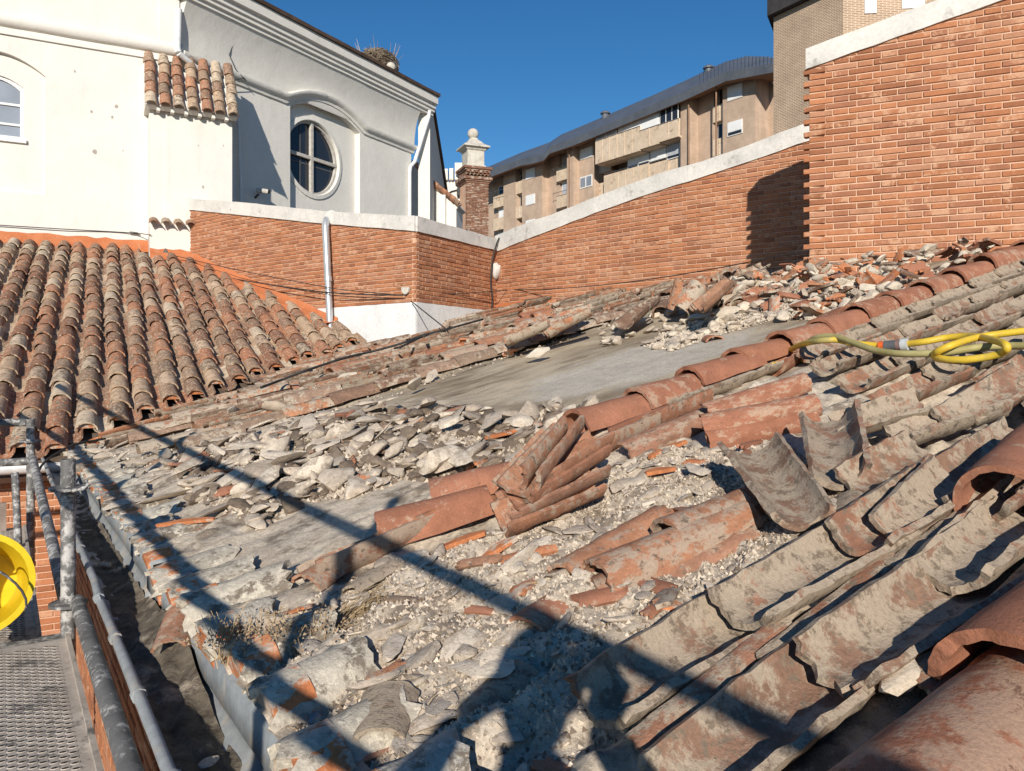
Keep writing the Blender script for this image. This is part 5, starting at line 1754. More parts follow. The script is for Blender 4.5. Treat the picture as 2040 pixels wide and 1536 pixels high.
M_CH_GREY = piece_mat('lime_mortar_chunk', [(.37,.30,.235),(.50,.415,.33),(.42,.345,.27),(.57,.485,.39),(.31,.25,.195)], vary=.3, nscale=3.2, dust=(.59,.51,.415,1), dust_amt=.3, dust_scale=2.5, dust2=(.19,.145,.11,1), dust2_amt=.26, bump=.9, bscale=11, bdist=.004)
M_CH_WHITE = piece_mat('pale_plaster_lump', [(.52,.44,.345),(.60,.52,.415),(.45,.37,.285),(.64,.56,.455)], vary=.22, nscale=2.5, dust=(.40,.31,.24,1), dust_amt=.2, dust_scale=3, bump=.8, bscale=9, bdist=.004)
M_SOIL = piece_mat('dry_soil_clod', [(.17,.128,.095),(.23,.175,.13),(.145,.11,.082),(.27,.21,.16)], vary=.35, nscale=4, bump=1.0, bscale=14, bdist=.006)
SLABS = [chunk_mesh(i, .22+.08*(i % 4), M_CH_GREY, 13+i % 5) for i in range(14)]
LUMPS = [chunk_mesh(30+i, .55, M_CH_WHITE, 16, 1, .09) for i in range(8)]
CLODS = [chunk_mesh(50+i, .55, M_SOIL, 16, 1, .12) for i in range(6)]
cr = random.Random(99)

def in_poly(x, y, poly):
    c = False
    for i in range(len(poly)):
        x0, y0 = poly[i]; x1, y1 = poly[i-1]
        if (y0 > y) != (y1 > y) and x < (x1-x0)*(y-y0)/(y1-y0)+x0: c = not c
    return c
def poly_px(pts): return [pr(u, v) for u, v in pts]
def scatter(poly, n):
    bs = [p[0] for p in poly]; as_ = [p[1] for p in poly]
    out = []
    while len(out) < n:
        b, a = cr.uniform(min(bs), max(bs)), cr.uniform(min(as_), max(as_))
        if in_poly(b, a, poly): out.append((b, a))
    return out
def chunk_M(b, a, size, tilt=22, lift=.3, yaw=None, h=None, zs=1.0, el=1.0):
    hh = (hz(b, a) if h is None else h)+size*lift
    return RM @ Matrix.Translation((b, a, hh)) @ Matrix.Rotation(cr.uniform(0, 6.28) if yaw is None else R(yaw), 4, 'Z') @ Matrix.Rotation(R(cr.gauss(0, tilt)), 4, 'X') @ Matrix.Rotation(R(cr.gauss(0, tilt*.7)), 4, 'Y') @ Matrix.Diagonal((size*el, size, size*zs, 1))

MK_FIELD = [('beside the leaning stack', 1080, 900), ('at the edge of the bare slab', 1000, 805), ('below the long dark row', 650, 815), ('by the thin orange edge', 400, 995), ('above the smooth slab patch', 800, 975), ('under the rail shadow', 470, 950), ('beside the red row', 1190, 815), ('in the middle of the heap', 800, 890)]
MK_WALL = [('by the toothed wall end', 1600, 572), ('at the tall wall foot', 1760, 550), ('beside the red row', 1790, 600), ('at the slab edge', 1580, 632), ('in the wall shadow', 1500, 590), ('near the upper right corner', 1930, 540)]
MK_NEAR = [('beside the three old covers', 1300, 1130), ('by the dry weeds', 620, 1290), ('around the viewer shadow', 1130, 1420), ('beside the turned channel tile', 1540, 1010), ('below the leaning stack', 1130, 1020), ('by the orange slivers', 960, 1100), ('behind the eaves tiles', 580, 1430), ('by the nearest channel row', 1420, 1300), ('below the red pile', 1420, 910)]
MK_MID = [('below the fanned stacks', 1380, 650), ('at the near end of the spill', 1320, 690), ('near the wall shadow', 1490, 630)]
MARKS = {'field': MK_FIELD, 'wall': MK_WALL, 'near': MK_NEAR, 'strip': MK_STRIP, 'mid': MK_MID}
def describe(l, M, size):
    kind, zone, where = l
    sx, sy, sz = M.to_scale()
    w1 = 'tiny' if sy < .03 else 'small' if sy < .045 else 'middling' if sy < .065 else 'large'
    w2 = 'long' if sx > sy*1.28 else 'stubby'
    n = M.to_3x3() @ Vector((0, 0, 1)); n.normalize()
    w3 = 'flat' if n.dot(RN) > .93 else 'tilted'
    return ' '.join(f'{w1} {w2} {kind} {w3} {where} {near_mark(M.translation, MARKS[zone])[0]}'.split())

POOL = []        # (apparent size, name, mesh, matrix, label, cat, group)
def chunk(name, me, M, size, label, cat, group):
    d = M.translation.length
    if isinstance(label, tuple): label = describe(label, M, size)
    POOL.append((size/d, name, me, M, label, cat, group))

FIELD = poly_px([(395,1005),(330,930),(420,890),(560,865),(690,838),(800,834),(900,830),(1010,842),(1120,826),(1205,826),(1160,858),(1090,920),(985,975),(900,960),(800,960),(730,990),(600,1010),(520,1060)])
lab_f = ('grey mortar chunk', 'field', '')
mound = {}
for (b, a) in scatter(FIELD, 560):
    s = min(.115, max(.022, cr.lognormvariate(-3.05, .5)))
    chunk('mortar_chunk', SLABS[cr.randrange(14)], chunk_M(b, a, s, 16, cr.uniform(.1, .7), el=cr.uniform(.9, 1.5)), s, lab_f, 'rubble', 'mortar chunks in the rubble heap across the roof')
for (b, a) in scatter(FIELD, 420):
    s = cr.uniform(.03, .085)
    chunk('soil_clod', CLODS[cr.randrange(6)], chunk_M(b, a, s, 20, .15), s, ('dark soil clod', 'field', ''), 'clod', 'soil clods in the rubble heap')
# big flat slabs near the eaves
lab_s = ('broad mortar slab', 'field', 'on the roof')
for (u, v, s, yaw, el) in [(430,985,.13,20,1.4),(340,1000,.12,-15,1.5),(300,960,.11,10,1.3),(520,955,.12,30,1.3),(250,1010,.10,5,1.5),(420,1035,.12,8,2.0),(560,985,.09,40,1.2),
                      (610,960,.09,60,1.2),(480,920,.10,15,1.4),(370,940,.10,-10,1.4),(690,950,.08,30,1.2),(470,880,.10,10,1.5),(560,870,.10,12,1.4),(640,900,.08,25,1.3),(740,830,.08,15,1.5),(840,850,.09,30,1.2),(930,870,.09,60,1.3),(905,830,.09,-20,1.6)]:
    b, a = pr(u, v); chunk('mortar_slab', SLABS[cr.randrange(14)], chunk_M(b, a, s, 8, .22, yaw, zs=.62, el=el), s*1.6, lab_s, 'rubble', 'broad mortar slabs near the eaves')
# near bed: fragments left where the tiles were
NEARP = poly_px([(470,1300),(640,1200),(760,1130),(900,1080),(1100,1040),(1230,930),(1420,890),(1560,880),(1700,1000),(1560,1180),(1420,1330),(1300,1420),(1100,1536),(640,1536)])
for (b, a) in scatter(NEARP, 330):
    s = min(.07, max(.012, cr.lognormvariate(-3.6, .5)))
    if cr.random() < .8: chunk('mortar_chunk', SLABS[cr.randrange(14)], chunk_M(b, a, s, 14, .12, zs=.75, el=cr.uniform(.9, 1.6)), s*.9, ('mortar chunk', 'near', ''), 'rubble', 'mortar chunks on the nearest stripped bed')
for (u, v, s, el, yaw) in [(840,1330,.06,1.5,20),(790,1310,.05,1.3,50),(760,1295,.05,1.6,10),(880,1430,.045,1.3,60),(860,1450,.05,1.4,-20),(640,1320,.06,1.5,10),(1010,1330,.06,1.5,-20),(1120,1150,.06,1.6,25),(1040,1140,.06,1.8,15),(1200,1090,.05,1.3,40),(1290,950,.07,1.3,10),(1400,960,.06,1.2,80),(1240,980,.06,1.2,20),(1070,1110,.05,1.5,0),(1300,1180,.04,1.4,20),(1520,1000,.05,1.3,30),(1580,860,.05,1.3,30)]:
    b, a = pr(u, v); chunk('mortar_chunk', SLABS[cr.randrange(14)], chunk_M(b, a, s, 10, .2, yaw, zs=.8, el=el), s*1.4, ('mortar chunk', 'near', ''), 'rubble', 'mortar chunks on the nearest stripped bed')
b, a = pr(1790, 1375, .05)
chunk('mortar_lump', LUMPS[2], chunk_M(b, a, .052, 5, .2, 10, .06, .8, 1.25), 9, 'round pale mortar lump sitting on the channel edge beside the smooth red tile', 'rubble', None)
# debris under the right wall
WALLP = poly_px([(1470,600),(1560,575),(1640,560),(1760,548),(1880,540),(1960,522),(1990,522),(1900,565),(1790,610),(1720,650),(1640,640),(1560,632),(1500,618)])
wallside = lambda b, a: .16*max(0, min(1, (b-4.6)/1.4))
lab_w = ('pale plaster lump', 'wall', 'in debris')
for (b, a) in scatter(WALLP, 170):
    s = cr.uniform(.03, .085)
    chunk('plaster_lump', LUMPS[cr.randrange(8)], chunk_M(b, a, s, 30, .3, h=hz(b, a)+wallside(b, a)*cr.uniform(.3, 1), zs=.8), s*1.5, lab_w, 'rubble', 'plaster lumps under the right brick wall')
for (u, v, s) in [(1925,545,.12),(1690,580,.12),(1520,605,.10),(1600,615,.09),(1560,640,.08),(1700,640,.10),(1180,820,.09),(1250,825,.10),(1490,735,.05),(1450,632,.10),(1395,640,.10),(1480,590,.11)]:
    b, a = pr(u, v); chunk('plaster_lump', LUMPS[cr.randrange(8)], chunk_M(b, a, s, 20, .4, zs=.7, el=1.3), s*3, 'larger pale plaster lump lying loose on the slab side of the debris', 'rubble', 'larger plaster lumps on the slab side')
MIDP = poly_px([(1280,690),(1330,655),(1400,640),(1480,625),(1560,632),(1500,650),(1420,670),(1340,700)])
for (b, a) in scatter(MIDP, 90):
    s = cr.uniform(.025, .075)
    chunk('plaster_lump', (LUMPS+SLABS)[cr.randrange(22)], chunk_M(b, a, s, 20, .3), s*1.2, ('pale mortar lump', 'mid', 'in the spill'), 'rubble', 'mortar lumps spilled on the bare slab')
FOOTP = poly_px([(1180,640),(1250,606),(1400,582),(1510,570),(1500,612),(1400,642),(1300,664),(1200,694)])
for (b, a) in scatter(FOOTP, 150):
    if not in_front(b, a, .06): continue
    s = cr.uniform(.025, .09)
    chunk('mortar_chunk', (SLABS+LUMPS)[cr.randrange(22)], chunk_M(b, a, s, 25, .3), s*1.1, ('mortar chunk', 'strip', 'in the wall foot bank'), 'rubble', 'mortar chunks at the foot of the curved wall')
# white bits in the stripped strip
for (u, v, s) in [(545,716,.10),(650,705,.14),(690,695,.10),(770,708,.10),(620,715,.08),(600,725,.07),(700,770,.09),(835,785,.09),(1060,655,.08),(1080,720,.08),(720,690,.1),(470,845,.1),(560,840,.1),(330,775,.08),(640,790,.08)]:
    b, a = pr(u, v); chunk('plaster_lump', LUMPS[cr.randrange(8)], chunk_M(b, a, s, 25, .8, zs=.7, el=1.5), s*2, ('pale plaster lump', 'strip', 'among stacked tiles'), 'rubble', 'plaster lumps among the stacked tiles')
STRIPP = poly_px([(160,930),(200,850),(420,760),(650,700),(800,680),(960,650),(1200,620),(1250,640),(1000,720),(760,800),(600,850),(420,880),(300,960)])
for (b, a) in scatter(STRIPP, 260):
    if not in_front(b, a, .15): continue
    s = cr.uniform(.025, .075)
    chunk('mortar_chunk', SLABS[cr.randrange(14)], chunk_M(b, a, s, 25, .6, el=1.5, yaw=cr.gauss(0, 30)), s*.8, ('mortar chunk', 'strip', 'between tiles'), 'rubble', 'mortar chunks in the stripped strip')

# terracotta shards
def shard_mesh(seed, mat):
    rr = random.Random(seed)
    a0 = rr.uniform(-70, 10); 
    mb = tile_mb(rr.uniform(.09, .22), .19, .17, .015, 80, 6, 3, seed, .004, a0=a0, a1=a0+rr.uniform(35, 70), ragged=.022)
    # centre it
    c = sum((Vector(v) for v in mb.v), Vector())/len(mb.v)
    ang = (a0+a0+50)/2
    Mx = Matrix.Rotation(R(ang), 4, 'X') @ Matrix.Translation(-c)
    mb.v = [tuple(Mx @ Vector(v)) for v in mb.v]
    return mb.mesh('shard', mat, auto=45)
SHARD = [shard_mesh(200+i, M_TILE_RAW if i % 3 == 0 else (M_TILE_RED if i % 3 == 1 else M_TILE_GREY)) for i in range(12)]
def shard(b, a, h, yaw, tilt, sc, label, group, key=0):
    k = cr.randrange(12)
    M = RM @ Matrix.Translation((b, a, h)) @ Matrix.Rotation(R(yaw), 4, 'Z') @ Matrix.Rotation(R(cr.gauss(0, tilt)), 4, 'X') @ Matrix.Rotation(R(cr.gauss(0, tilt*.5)), 4, 'Y') @ Matrix.Scale(sc, 4)
    if isinstance(label, tuple):
        label = f"{'small' if sc < .8 else 'middling' if sc < 1.05 else 'large'} {('fresh orange', 'red', 'weathered')[k % 3]} {label[0]} {label[2]} {near_mark(M.translation, MARKS[label[1]])[0]}"
    POOL.append((key or sc*.12/M.translation.length, 'tile_shard', SHARD[k], M, label, 'tile shard', group))
for (b, a) in scatter(WALLP, 90):
    shard(b, a, hz(b, a)+wallside(b, a)*cr.uniform(.4, 1)+.03, cr.uniform(0, 360), 35, cr.uniform(.7, 1.3), ('terracotta shard', 'wall', 'in debris'), 'shards under the right brick wall')
for (b, a) in scatter(STRIPP, 70):
    if in_front(b, a, .15): shard(b, a, hz(b, a)+.05, cr.gauss(0, 40), 30, cr.uniform(.7, 1.2), ('terracotta shard', 'strip', 'among stacked tiles'), 'shards in the stripped strip')
for (b, a) in scatter(FIELD, 36):
    shard(b, a, hz(b, a)+.03, cr.uniform(0, 360), 25, cr.uniform(.6, 1.0), ('terracotta shard', 'field', 'in the rubble heap'), 'shards in the rubble heap')
for (b, a) in scatter(NEARP, 26):
    shard(b, a, hz(b, a)+.008, cr.gauss(0, 50), 10, cr.uniform(.4, .8), ('terracotta shard', 'near', 'pressed into the bed'), 'shards on the nearest stripped bed')
# orange freshly broken edges, thin slivers
def sliver(u0, v0, u1, v1, label, w=.014):
    b0, a0 = pr(u0, v0, .015); b1, a1 = pr(u1, v1, .015)
    A, B = Vector((b0, a0, hz(b0, a0)+.008)), Vector((b1, a1, hz(b1, a1)+.012))
    d = (B-A); s = Vector((-d.y, d.x, 0)).normalized()
    mb = MB(); n_ = 7; lo, hi = [], []
    top = []; bot = []
    for i in range(n_):
        f = i/(n_-1); wv = w*(.5+math.sin(math.pi*f)*.8)+cr.uniform(-.002, .002)
        c = A.lerp(B, f)+s*.012*math.sin(math.pi*f)
        top.append((c+s*wv, c-s*wv))
    poly = [t[0] for t in top]+[t[1] for t in top[::-1]]
    mb.prism([RM @ p for p in poly], [RM @ (p+Vector((0, 0, .013))) for p in poly])
    tag(mb.obj('tile_shard', M_TILE_RAW), label, 'tile shard')
for u0, v0, u1, v1, lab in [(868,1092,970,1074,'thin orange sliver of broken tile below the leaning stack, upper one'), (962,1118,1034,1092,'thin orange sliver of broken tile below the leaning stack, lower one'),
                            (1295,918,1368,886,'curved orange sliver of tile between the stack and the red pile'), (1408,1184,1552,1164,'long bright orange broken edge below the three old covers'),
                            (1306,1228,1366,1216,'short orange broken edge in the rough bed below the three covers'), (316,1060,430,1044,'thin orange broken tile edge on the slab near the gutter'),
                            (1288,950,1345,932,'small orange splinter standing in mortar below the red row')]:
    sliver(u0, v0, u1, v1, lab)
# single square fragments seen in the photograph
for (u, v, h, yaw, roll, pitch, me, x, lab) in [
    (1665, 1065, .03, 20, -20, 0, T_DUST[0], .36, 'square dark tile fragment with bright orange broken edges beside the turned channel tile'),
    (615, 1190, .03, 25, 12, 0, T_OLDN[2], .36, 'brown tile fragment lying above the dry weeds'),
    (1050, 1260, .01, 15, 10, 0, T_RED[1], .4, 'pale red tile fragment bedded in mortar above the viewer shadow'),
    (1425, 678, .01, 60, 10, 0, T_RED[2], .3, 'small red curved shard alone on the bare slab'),
    (300, 930, .03, 10, 0, 0, T_GREY[2], .4, 'short brown tile piece on the eaves strip near the posts'),
    (390, 1065, .02, 12, 5, 0, T_DUST[1], .35, 'pale tile piece below the orange edge near the gutter'),
    (700, 1190, .03, 20, -12, 0, T_DUST[2], .36, 'grey half tile shaded by the rail above the dry weeds'),
    (760, 1500, .04, 55, 8, 0, T_DUST[3], .32, 'curved grey tile piece by the eaves, partly in shade'),
    (930, 1440, .0, 20, 5, 0, T_DUST[4], .4, 'dusty tile fragment inside the viewer shadow')]:
    b, a = pr(u, v)
    loose(me, tile_M(b, a, hz(b, a)+h-.02, yaw, pitch, roll, (x, .62, .45)), lab)

for (a, r_, s, nm) in [(2.35, .37, .05, 'stone'), (3.6, .36, .035, 's'), (4.4, .35, .03, 's'), (1.7, .36, .03, 's'), (2.75, .38, .03, 's'), (5.2, .36, .035, 's')]:
    M = Matrix.Translation(P5(r_, a, -.835)) @ Matrix.Rotation(cr.uniform(0, 6), 4, 'Z') @ Matrix.Diagonal((s*1.2, s, s*.7, 1))
    tag(inst('mortar_chunk', SLABS[cr.randrange(14)], None, M), 'mortar chunk fallen into the silted zinc gutter', 'rubble', 'mortar chunks fallen into the gutter')
Mg = Matrix.Translation(P5(.385, 2.28, -.79)) @ EM.to_3x3().to_4x4() @ Matrix.Rotation(R(70), 4, 'Z') @ Matrix.Rotation(R(-22), 4, 'Y') @ Matrix.Diagonal((.36, .55, .5, 1))
tag(inst('tile_shard', T_OLDN[1], None, Mg), 'pinkish tile piece lying across the silted zinc gutter', 'tile shard')
# write the pool: the 300 of each kind that show largest become things, the rest one mesh
POOL.sort(key=lambda t: -t[0])
cnt = {}; restm = {}
for (s, name, me, M, label, cat, group) in POOL:
    cnt[name] = cnt.get(name, 0)+1
    if cnt[name] <= 300: tag(inst(name, me, None, M), label, cat, group)
    else:
        mb = restm.setdefault(me.materials[0].name, (MB(), me.materials[0]))[0]
        mb.add([M @ v.co for v in me.vertices], [list(p.vertices) for p in me.polygons], 0, cr.random())
# grit: thousands of crumbs
GR = MB()
TET = [(0,1,2),(0,3,1),(1,3,2),(2,3,0)]
def crumbs(poly, n, s0, s1):
    for (b, a) in scatter(poly, n):
        s = cr.uniform(s0, s1)*cr.uniform(.5, 1)
        c = Vector((b, a, hz(b, a)+s*.3))
        ang = cr.uniform(0, 6.28)
        vs = [c+Vector((math.cos(ang+k*2.1)*s*cr.uniform(.6, 1.2), math.sin(ang+k*2.1)*s*cr.uniform(.6, 1.2), -s*.4)) for k in range(3)]+[c+Vector((cr.uniform(-.3, .3)*s, cr.uniform(-.3, .3)*s, s*.55))]
        GR.add([RM @ v for v in vs], TET, 0, cr.random())
crumbs(NEARP, 14000, .003, .012)
crumbs(FIELD, 11000, .005, .022)
crumbs(WALLP, 2500, .01, .03)
crumbs(STRIPP, 2500, .008, .022)
crumbs(MIDP, 1500, .008, .022)
tag(GR.obj('mortar_crumbs', M_CH_GREY), kind='stuff')
GR = MB(); crumbs(FIELD, 5000, .006, .028); crumbs(NEARP, 3500, .003, .012); crumbs(STRIPP, 1500, .008, .03)
tag(GR.obj('soil_crumbs', M_SOIL), kind='stuff')
for k, (mb, m) in restm.items(): tag(mb.obj('small_rubble', m, None, auto=30), kind='stuff')
# ------------------------------------------------------------------ hose, cables, fittings, weeds
def on_roof(u, v, h):
    b, a = pr(u, v, h)
    return RM @ Vector((b, a, h))
def smooth_path(pts, n=8):
    P = [pts[0]*2-pts[1]]+pts+[pts[-1]*2-pts[-2]]
    out = []
    for i in range(1, len(P)-2):
        a, b, c, d = P[i-1], P[i], P[i+1], P[i+2]
        for k in range(n):
            t = k/n
            out.append(.5*((2*b)+(-a+c)*t+(2*a-5*b+4*c-d)*t*t+(-a+3*b-3*c+d)*t*t*t))
    out.append(pts[-1]); return out

def build_hose():
    root = empty('garden_hose', on_roof(1900, 690, .1), 'yellow garden hose looped over the dusty channel tiles and the red row', 'hose')
    t = NT('yellow_hose')
    co = t.coord(); n = t.noise(co, 3.2, 3, .6)
    fine = t.noise(co, 60, 3, .7)
    c = t.ramp(n, [(.42, (.62,.42,.035)), (.52, (.66,.46,.05)), (.60, (.36,.30,.10))])
    c = t.mix(t.ramp(fine, [(.5, 0.0), (.7, .35)]), c, (.30,.26,.16,1))
    MH = t.done(c, t.bump(fine, .15, .002), .42)
    t2 = NT('dusty_hose'); co = t2.coord(); n = t2.noise(co, 9, 4, .7)
    MH2 = t2.done(t2.ramp(n, [(.35, (.30,.26,.10)), (.65, (.42,.37,.17))]), None, .6)
    def hose(name, pts, m, rad=.0135):
        w = smooth_path([on_roof(u, v, h) for u, v, h in pts])
        mb = MB(); mb.tube(w, rad, 12); return mb.obj(name, m, root, smooth=True)
    hose('hose_strand', [(1600,716,.03),(1560,724,.018),(1500,733,.016),(1450,737,.016),(1438,731,.016),(1450,720,.016),(1500,714,.018),(1560,703,.03),(1592,688,.10),(1625,680,.155),(1665,677,.155),(1700,684,.13),(1740,688,.115),(1762,690,.11)], MH)
    hose('hose_strand', [(1606,684,.12),(1630,672,.16),(1664,671,.165),(1700,683,.15),(1745,698,.13),(1800,705,.125),(1880,702,.125),(1950,692,.125),(2010,689,.12),(2080,690,.12)], MH2)
    hose('hose_strand', [(1800,686,.11),(1840,681,.12),(1890,672,.125),(1935,670,.13),(1972,676,.15),(1998,684,.16),(2006,693,.15),(1998,702,.13),(1968,711,.115),(1920,717,.11),(1882,716,.11),(1862,709,.115),(1870,699,.14),(1896,688,.155),(1925,678,.15),(1960,670,.14),(2010,663,.14),(2080,655,.14)], MH)
    a, b_ = on_roof(1756, 690, .11), on_roof(1806, 686, .112)
    d = (b_-a)
    def ring(name, f0, f1, r_, m):
        mb = MB(); mb.tube([a+d*f0, a+d*f1], r_, 16); mb.obj(name, m, root, auto=40)
    ring('orange_collar', -.08, .14, .021, simple_noise_mat('orange_plastic', (.60,.10,.02), (.68,.13,.03), 20, .05, 40, rough=.4))
    ring('connector_body', .14, .62, .022, simple_noise_mat('grey_plastic', (.07,.075,.08), (.12,.125,.13), 20, .05, 40, rough=.45))
    ring('connector_sleeve', .62, .80, .023, simple_noise_mat('brown_plastic', (.20,.12,.11), (.26,.17,.15), 20, .05, 40, rough=.5))
    ring('connector_nut', .80, 1.05, .025, simple_noise_mat('pale_plastic', (.42,.44,.44), (.52,.54,.54), 20, .05, 40, rough=.5))
build_hose()

def wall_pt(path, u, v, y):
    q = path_q_at_u(path, u); M = path.M(q, 0); p = M @ Vector((0, y, 0))
    return Vector((p.x, p.y, (V0-v)/FPX*p.y))
def cable(name, pts, rad, label, cat='cable', mat=None, sm=True):
    w = smooth_path(pts) if sm else pts
    mb = MB(); mb.tube(w, rad, 6)
    return tag(mb.obj(name, mat or M_CABLE, smooth=True), label, cat)
M_STEELW = simple_noise_mat('steel_wire', (.10,.09,.085), (.17,.155,.14), 20, .1, 50, rough=.5)
cable('wall_wire', [wall_pt(P_W1, -10, 448, .04), wall_pt(P_W1, 120, 456, .05), wall_pt(P_W1, 262, 464, .05), wpt(300, 468, 12.9)], .008, 'thin dark wire stretched along the foot of the white church wall')
tb = MB(); tb.tube([wall_pt(P_W1, 258, 463, .05), wall_pt(P_W1, 276, 465, .05)], .02, 7); tag(tb.obj('wire_tensioner', M_STEELW), 'small wire tensioner on the white wall beside the tile capped ledge', 'tensioner')
def bracket(name, path, pts, y, label):
    mb = MB()
    P0 = [wall_pt(path, u, v, y) for u, v in pts]; P1 = [wall_pt(path, u, v, y+.03) for u, v in pts]
    mb.prism(P0[::-1], P1[::-1]); return tag(mb.obj(name, M_OLDSTONE if 'grey' in label else M_STEELW), label, 'bracket')
P_FOOT = Path2([tuple((P_BUT.M(-.4, 0) @ Vector((0, .03, 0)))[:2]), tuple((P_BUT.M(1.3, 0) @ Vector((0, .03, 0)))[:2])])
bracket('cable_bracket', P_FOOT, [(319,511),(340,511),(329,494)], .02, 'dark triangular cable bracket on the white buttress foot')
bracket('cable_bracket', PL, [(805,572),(820,572),(818,582),(814,586),(810,586),(806,581)], .02, 'grey plate bracket on the orange wall near the outer corner')
A0 = wall_pt(P_FOOT, 334, 506, .06); pipe_x = wall_pt(PL, 667, 580, .19)
A1 = wall_pt(PL, 812, 588, .08)
def sag(A, B, s, n=10): return [A.lerp(B, i/n)-Vector((0, 0, s*4*(i/n)*(1-i/n))) for i in range(n+1)]
cable('tension_cable', sag(A0, wall_pt(PL, 667, 571, .2), .02)+sag(wall_pt(PL, 668, 572, .2), A1, .01)[1:], .006, 'upper thin cable from the triangular bracket across the orange wall', sm=False)
cable('tension_cable', sag(A0, wall_pt(PL, 380, 537, .12), .0)+sag(wall_pt(PL, 380, 537, .12), wall_pt(PL, 667, 582, .2), .02)[1:]+sag(wall_pt(PL, 667, 582, .2), A1, .01)[1:], .009, 'lower dark cable from the triangular bracket past the downpipe', sm=False)
C1 = wall_pt(PR, 1616, 496, .06)
cable('tension_cable', sag(A1, wall_pt(PL2, 985, 577, .25), .02)+sag(wall_pt(PL2, 985, 577, .25), C1, .10, 24)[1:], .006, 'long thin wire crossing the curved brick wall to the toothed wall end', sm=False)
cable('stay_wire', [wall_pt(PL, 828, 600, .08), on_roof(892, 658, .15)], .007, 'short slanting wire from the outer corner down over the white plinth', sm=False)
cable('black_cable', [wall_pt(PL2, 984, 474, .09), wall_pt(PL2, 980, 490, .07), wall_pt(PL2, 975, 520, .05), wall_pt(PL2, 972, 560, .05), wall_pt(PL2, 974, 600, .06), wall_pt(PL2, 968, 622, .08), wall_pt(PL2, 960, 636, .12)], .012, 'black cable hanging down the shaded return to the inner corner')
cable('black_cable', [on_roof(u, v, h) for u, v, h in ((962,636,.2),(900,653,.22),(842,668,.22),(800,684,.2),(742,700,.18),(690,712,.2),(640,728,.2),(600,742,.2),(560,757,.17),(520,772,.18))], .011, 'loose black cable running over the stacked tiles below the white plinth')
cable('black_cable', [on_roof(u, v, h) for u, v, h in ((856,664,.2),(845,670,.25),(838,672,.22),(800,690,.22),(786,694,.2))], .010, 'short black cable end tied beside the loose cable on the stacked tiles')
cable('black_cable', [wpt(75, 985, 4.6), wpt(74, 950, 4.75), wpt(85, 925, 4.9), wpt(110, 905, 5.2), wpt(150, 885, 5.7), wpt(210, 874, 6.0)], .008, 'thin black cable looping from the scaffold post onto the eaves')
def corner_lump():
    mb = MB()
    me = chunk_mesh(301, .8, M_COPING, 18, 1, .1)
    p = wall_pt(PL2, 984, 540, .03)
    M = Matrix.Translation(p) @ Matrix.Diagonal((.10, .12, .20, 1))
    tag(inst('mortar_patch', me, None, M), 'rough grey mortar lump plugging a hole at the inner brick corner', 'mortar')
corner_lump()
def cctv():
    f = lambda u, v, y: (lambda qz: P_W2.M(qz[0], 0) @ Vector((0, y, qz[1])))(wq(P_W2, u, v))
    root = empty('security_camera', f(508, 386, .05), 'small security camera on the shaded white wall left of the round window', 'camera')
    mb = MB(); mb.tube([f(508, 394, .0), f(508, 388, .10)], .02, 7); mb.obj('mount_arm', M_CABLE, root)
    mb = MB(); mb.tube([f(503, 380, .10), f(515, 385, .26)], .05, 10); mb.obj('housing', M_OLD_FRAME, root, auto=50)
    mb = MB(); mb.tube([f(514.6, 384.8, .25), f(516, 385.4, .29)], .04, 10); mb.obj('lens', M_CABLE, root, auto=50)
cctv()
def wall_marks():
    rr = random.Random(6)
    for u, v, s in [(182,222,.035),(232,212,.045),(224,233,.04),(189,303,.06),(245,300,.02),(149,142,.03),(405,372,.035),(395,290,.02),(445,290,.02)]:
        path = P_W1 if u < 283 else P_BUT
        q, z = wq(path, u, v); M = path.M(q, z)
        vs = [M @ Vector((math.cos(k*1.05)*s*rr.uniform(.4, 1)*.8, .004, math.sin(k*1.05)*s*rr.uniform(.4, 1.1))) for k in range(6)]
        P1 = [p-(M.to_3x3() @ Vector((0, .01, 0))) for p in vs]
        MB().prism(P1, vs).obj('plaster_chip', M_CHIP, church)
    for pts in ([(336,8),(334,22),(337,33),(333,42)], [(337,33),(345,38)], [(337,33),(328,31)]):
        mb = MB(); mb.tube([(lambda qz: P_W1.M(qz[0], 0) @ Vector((0, .004, qz[1])))(wq(P_W1, u, v)) for u, v in pts], .012, 5)
        mb.obj('plaster_crack', M_CABLE, church)
M_CHIP = simple_noise_mat('bared_mortar', (.30,.27,.24), (.42,.385,.34), 20, .5, 60)
wall_marks()

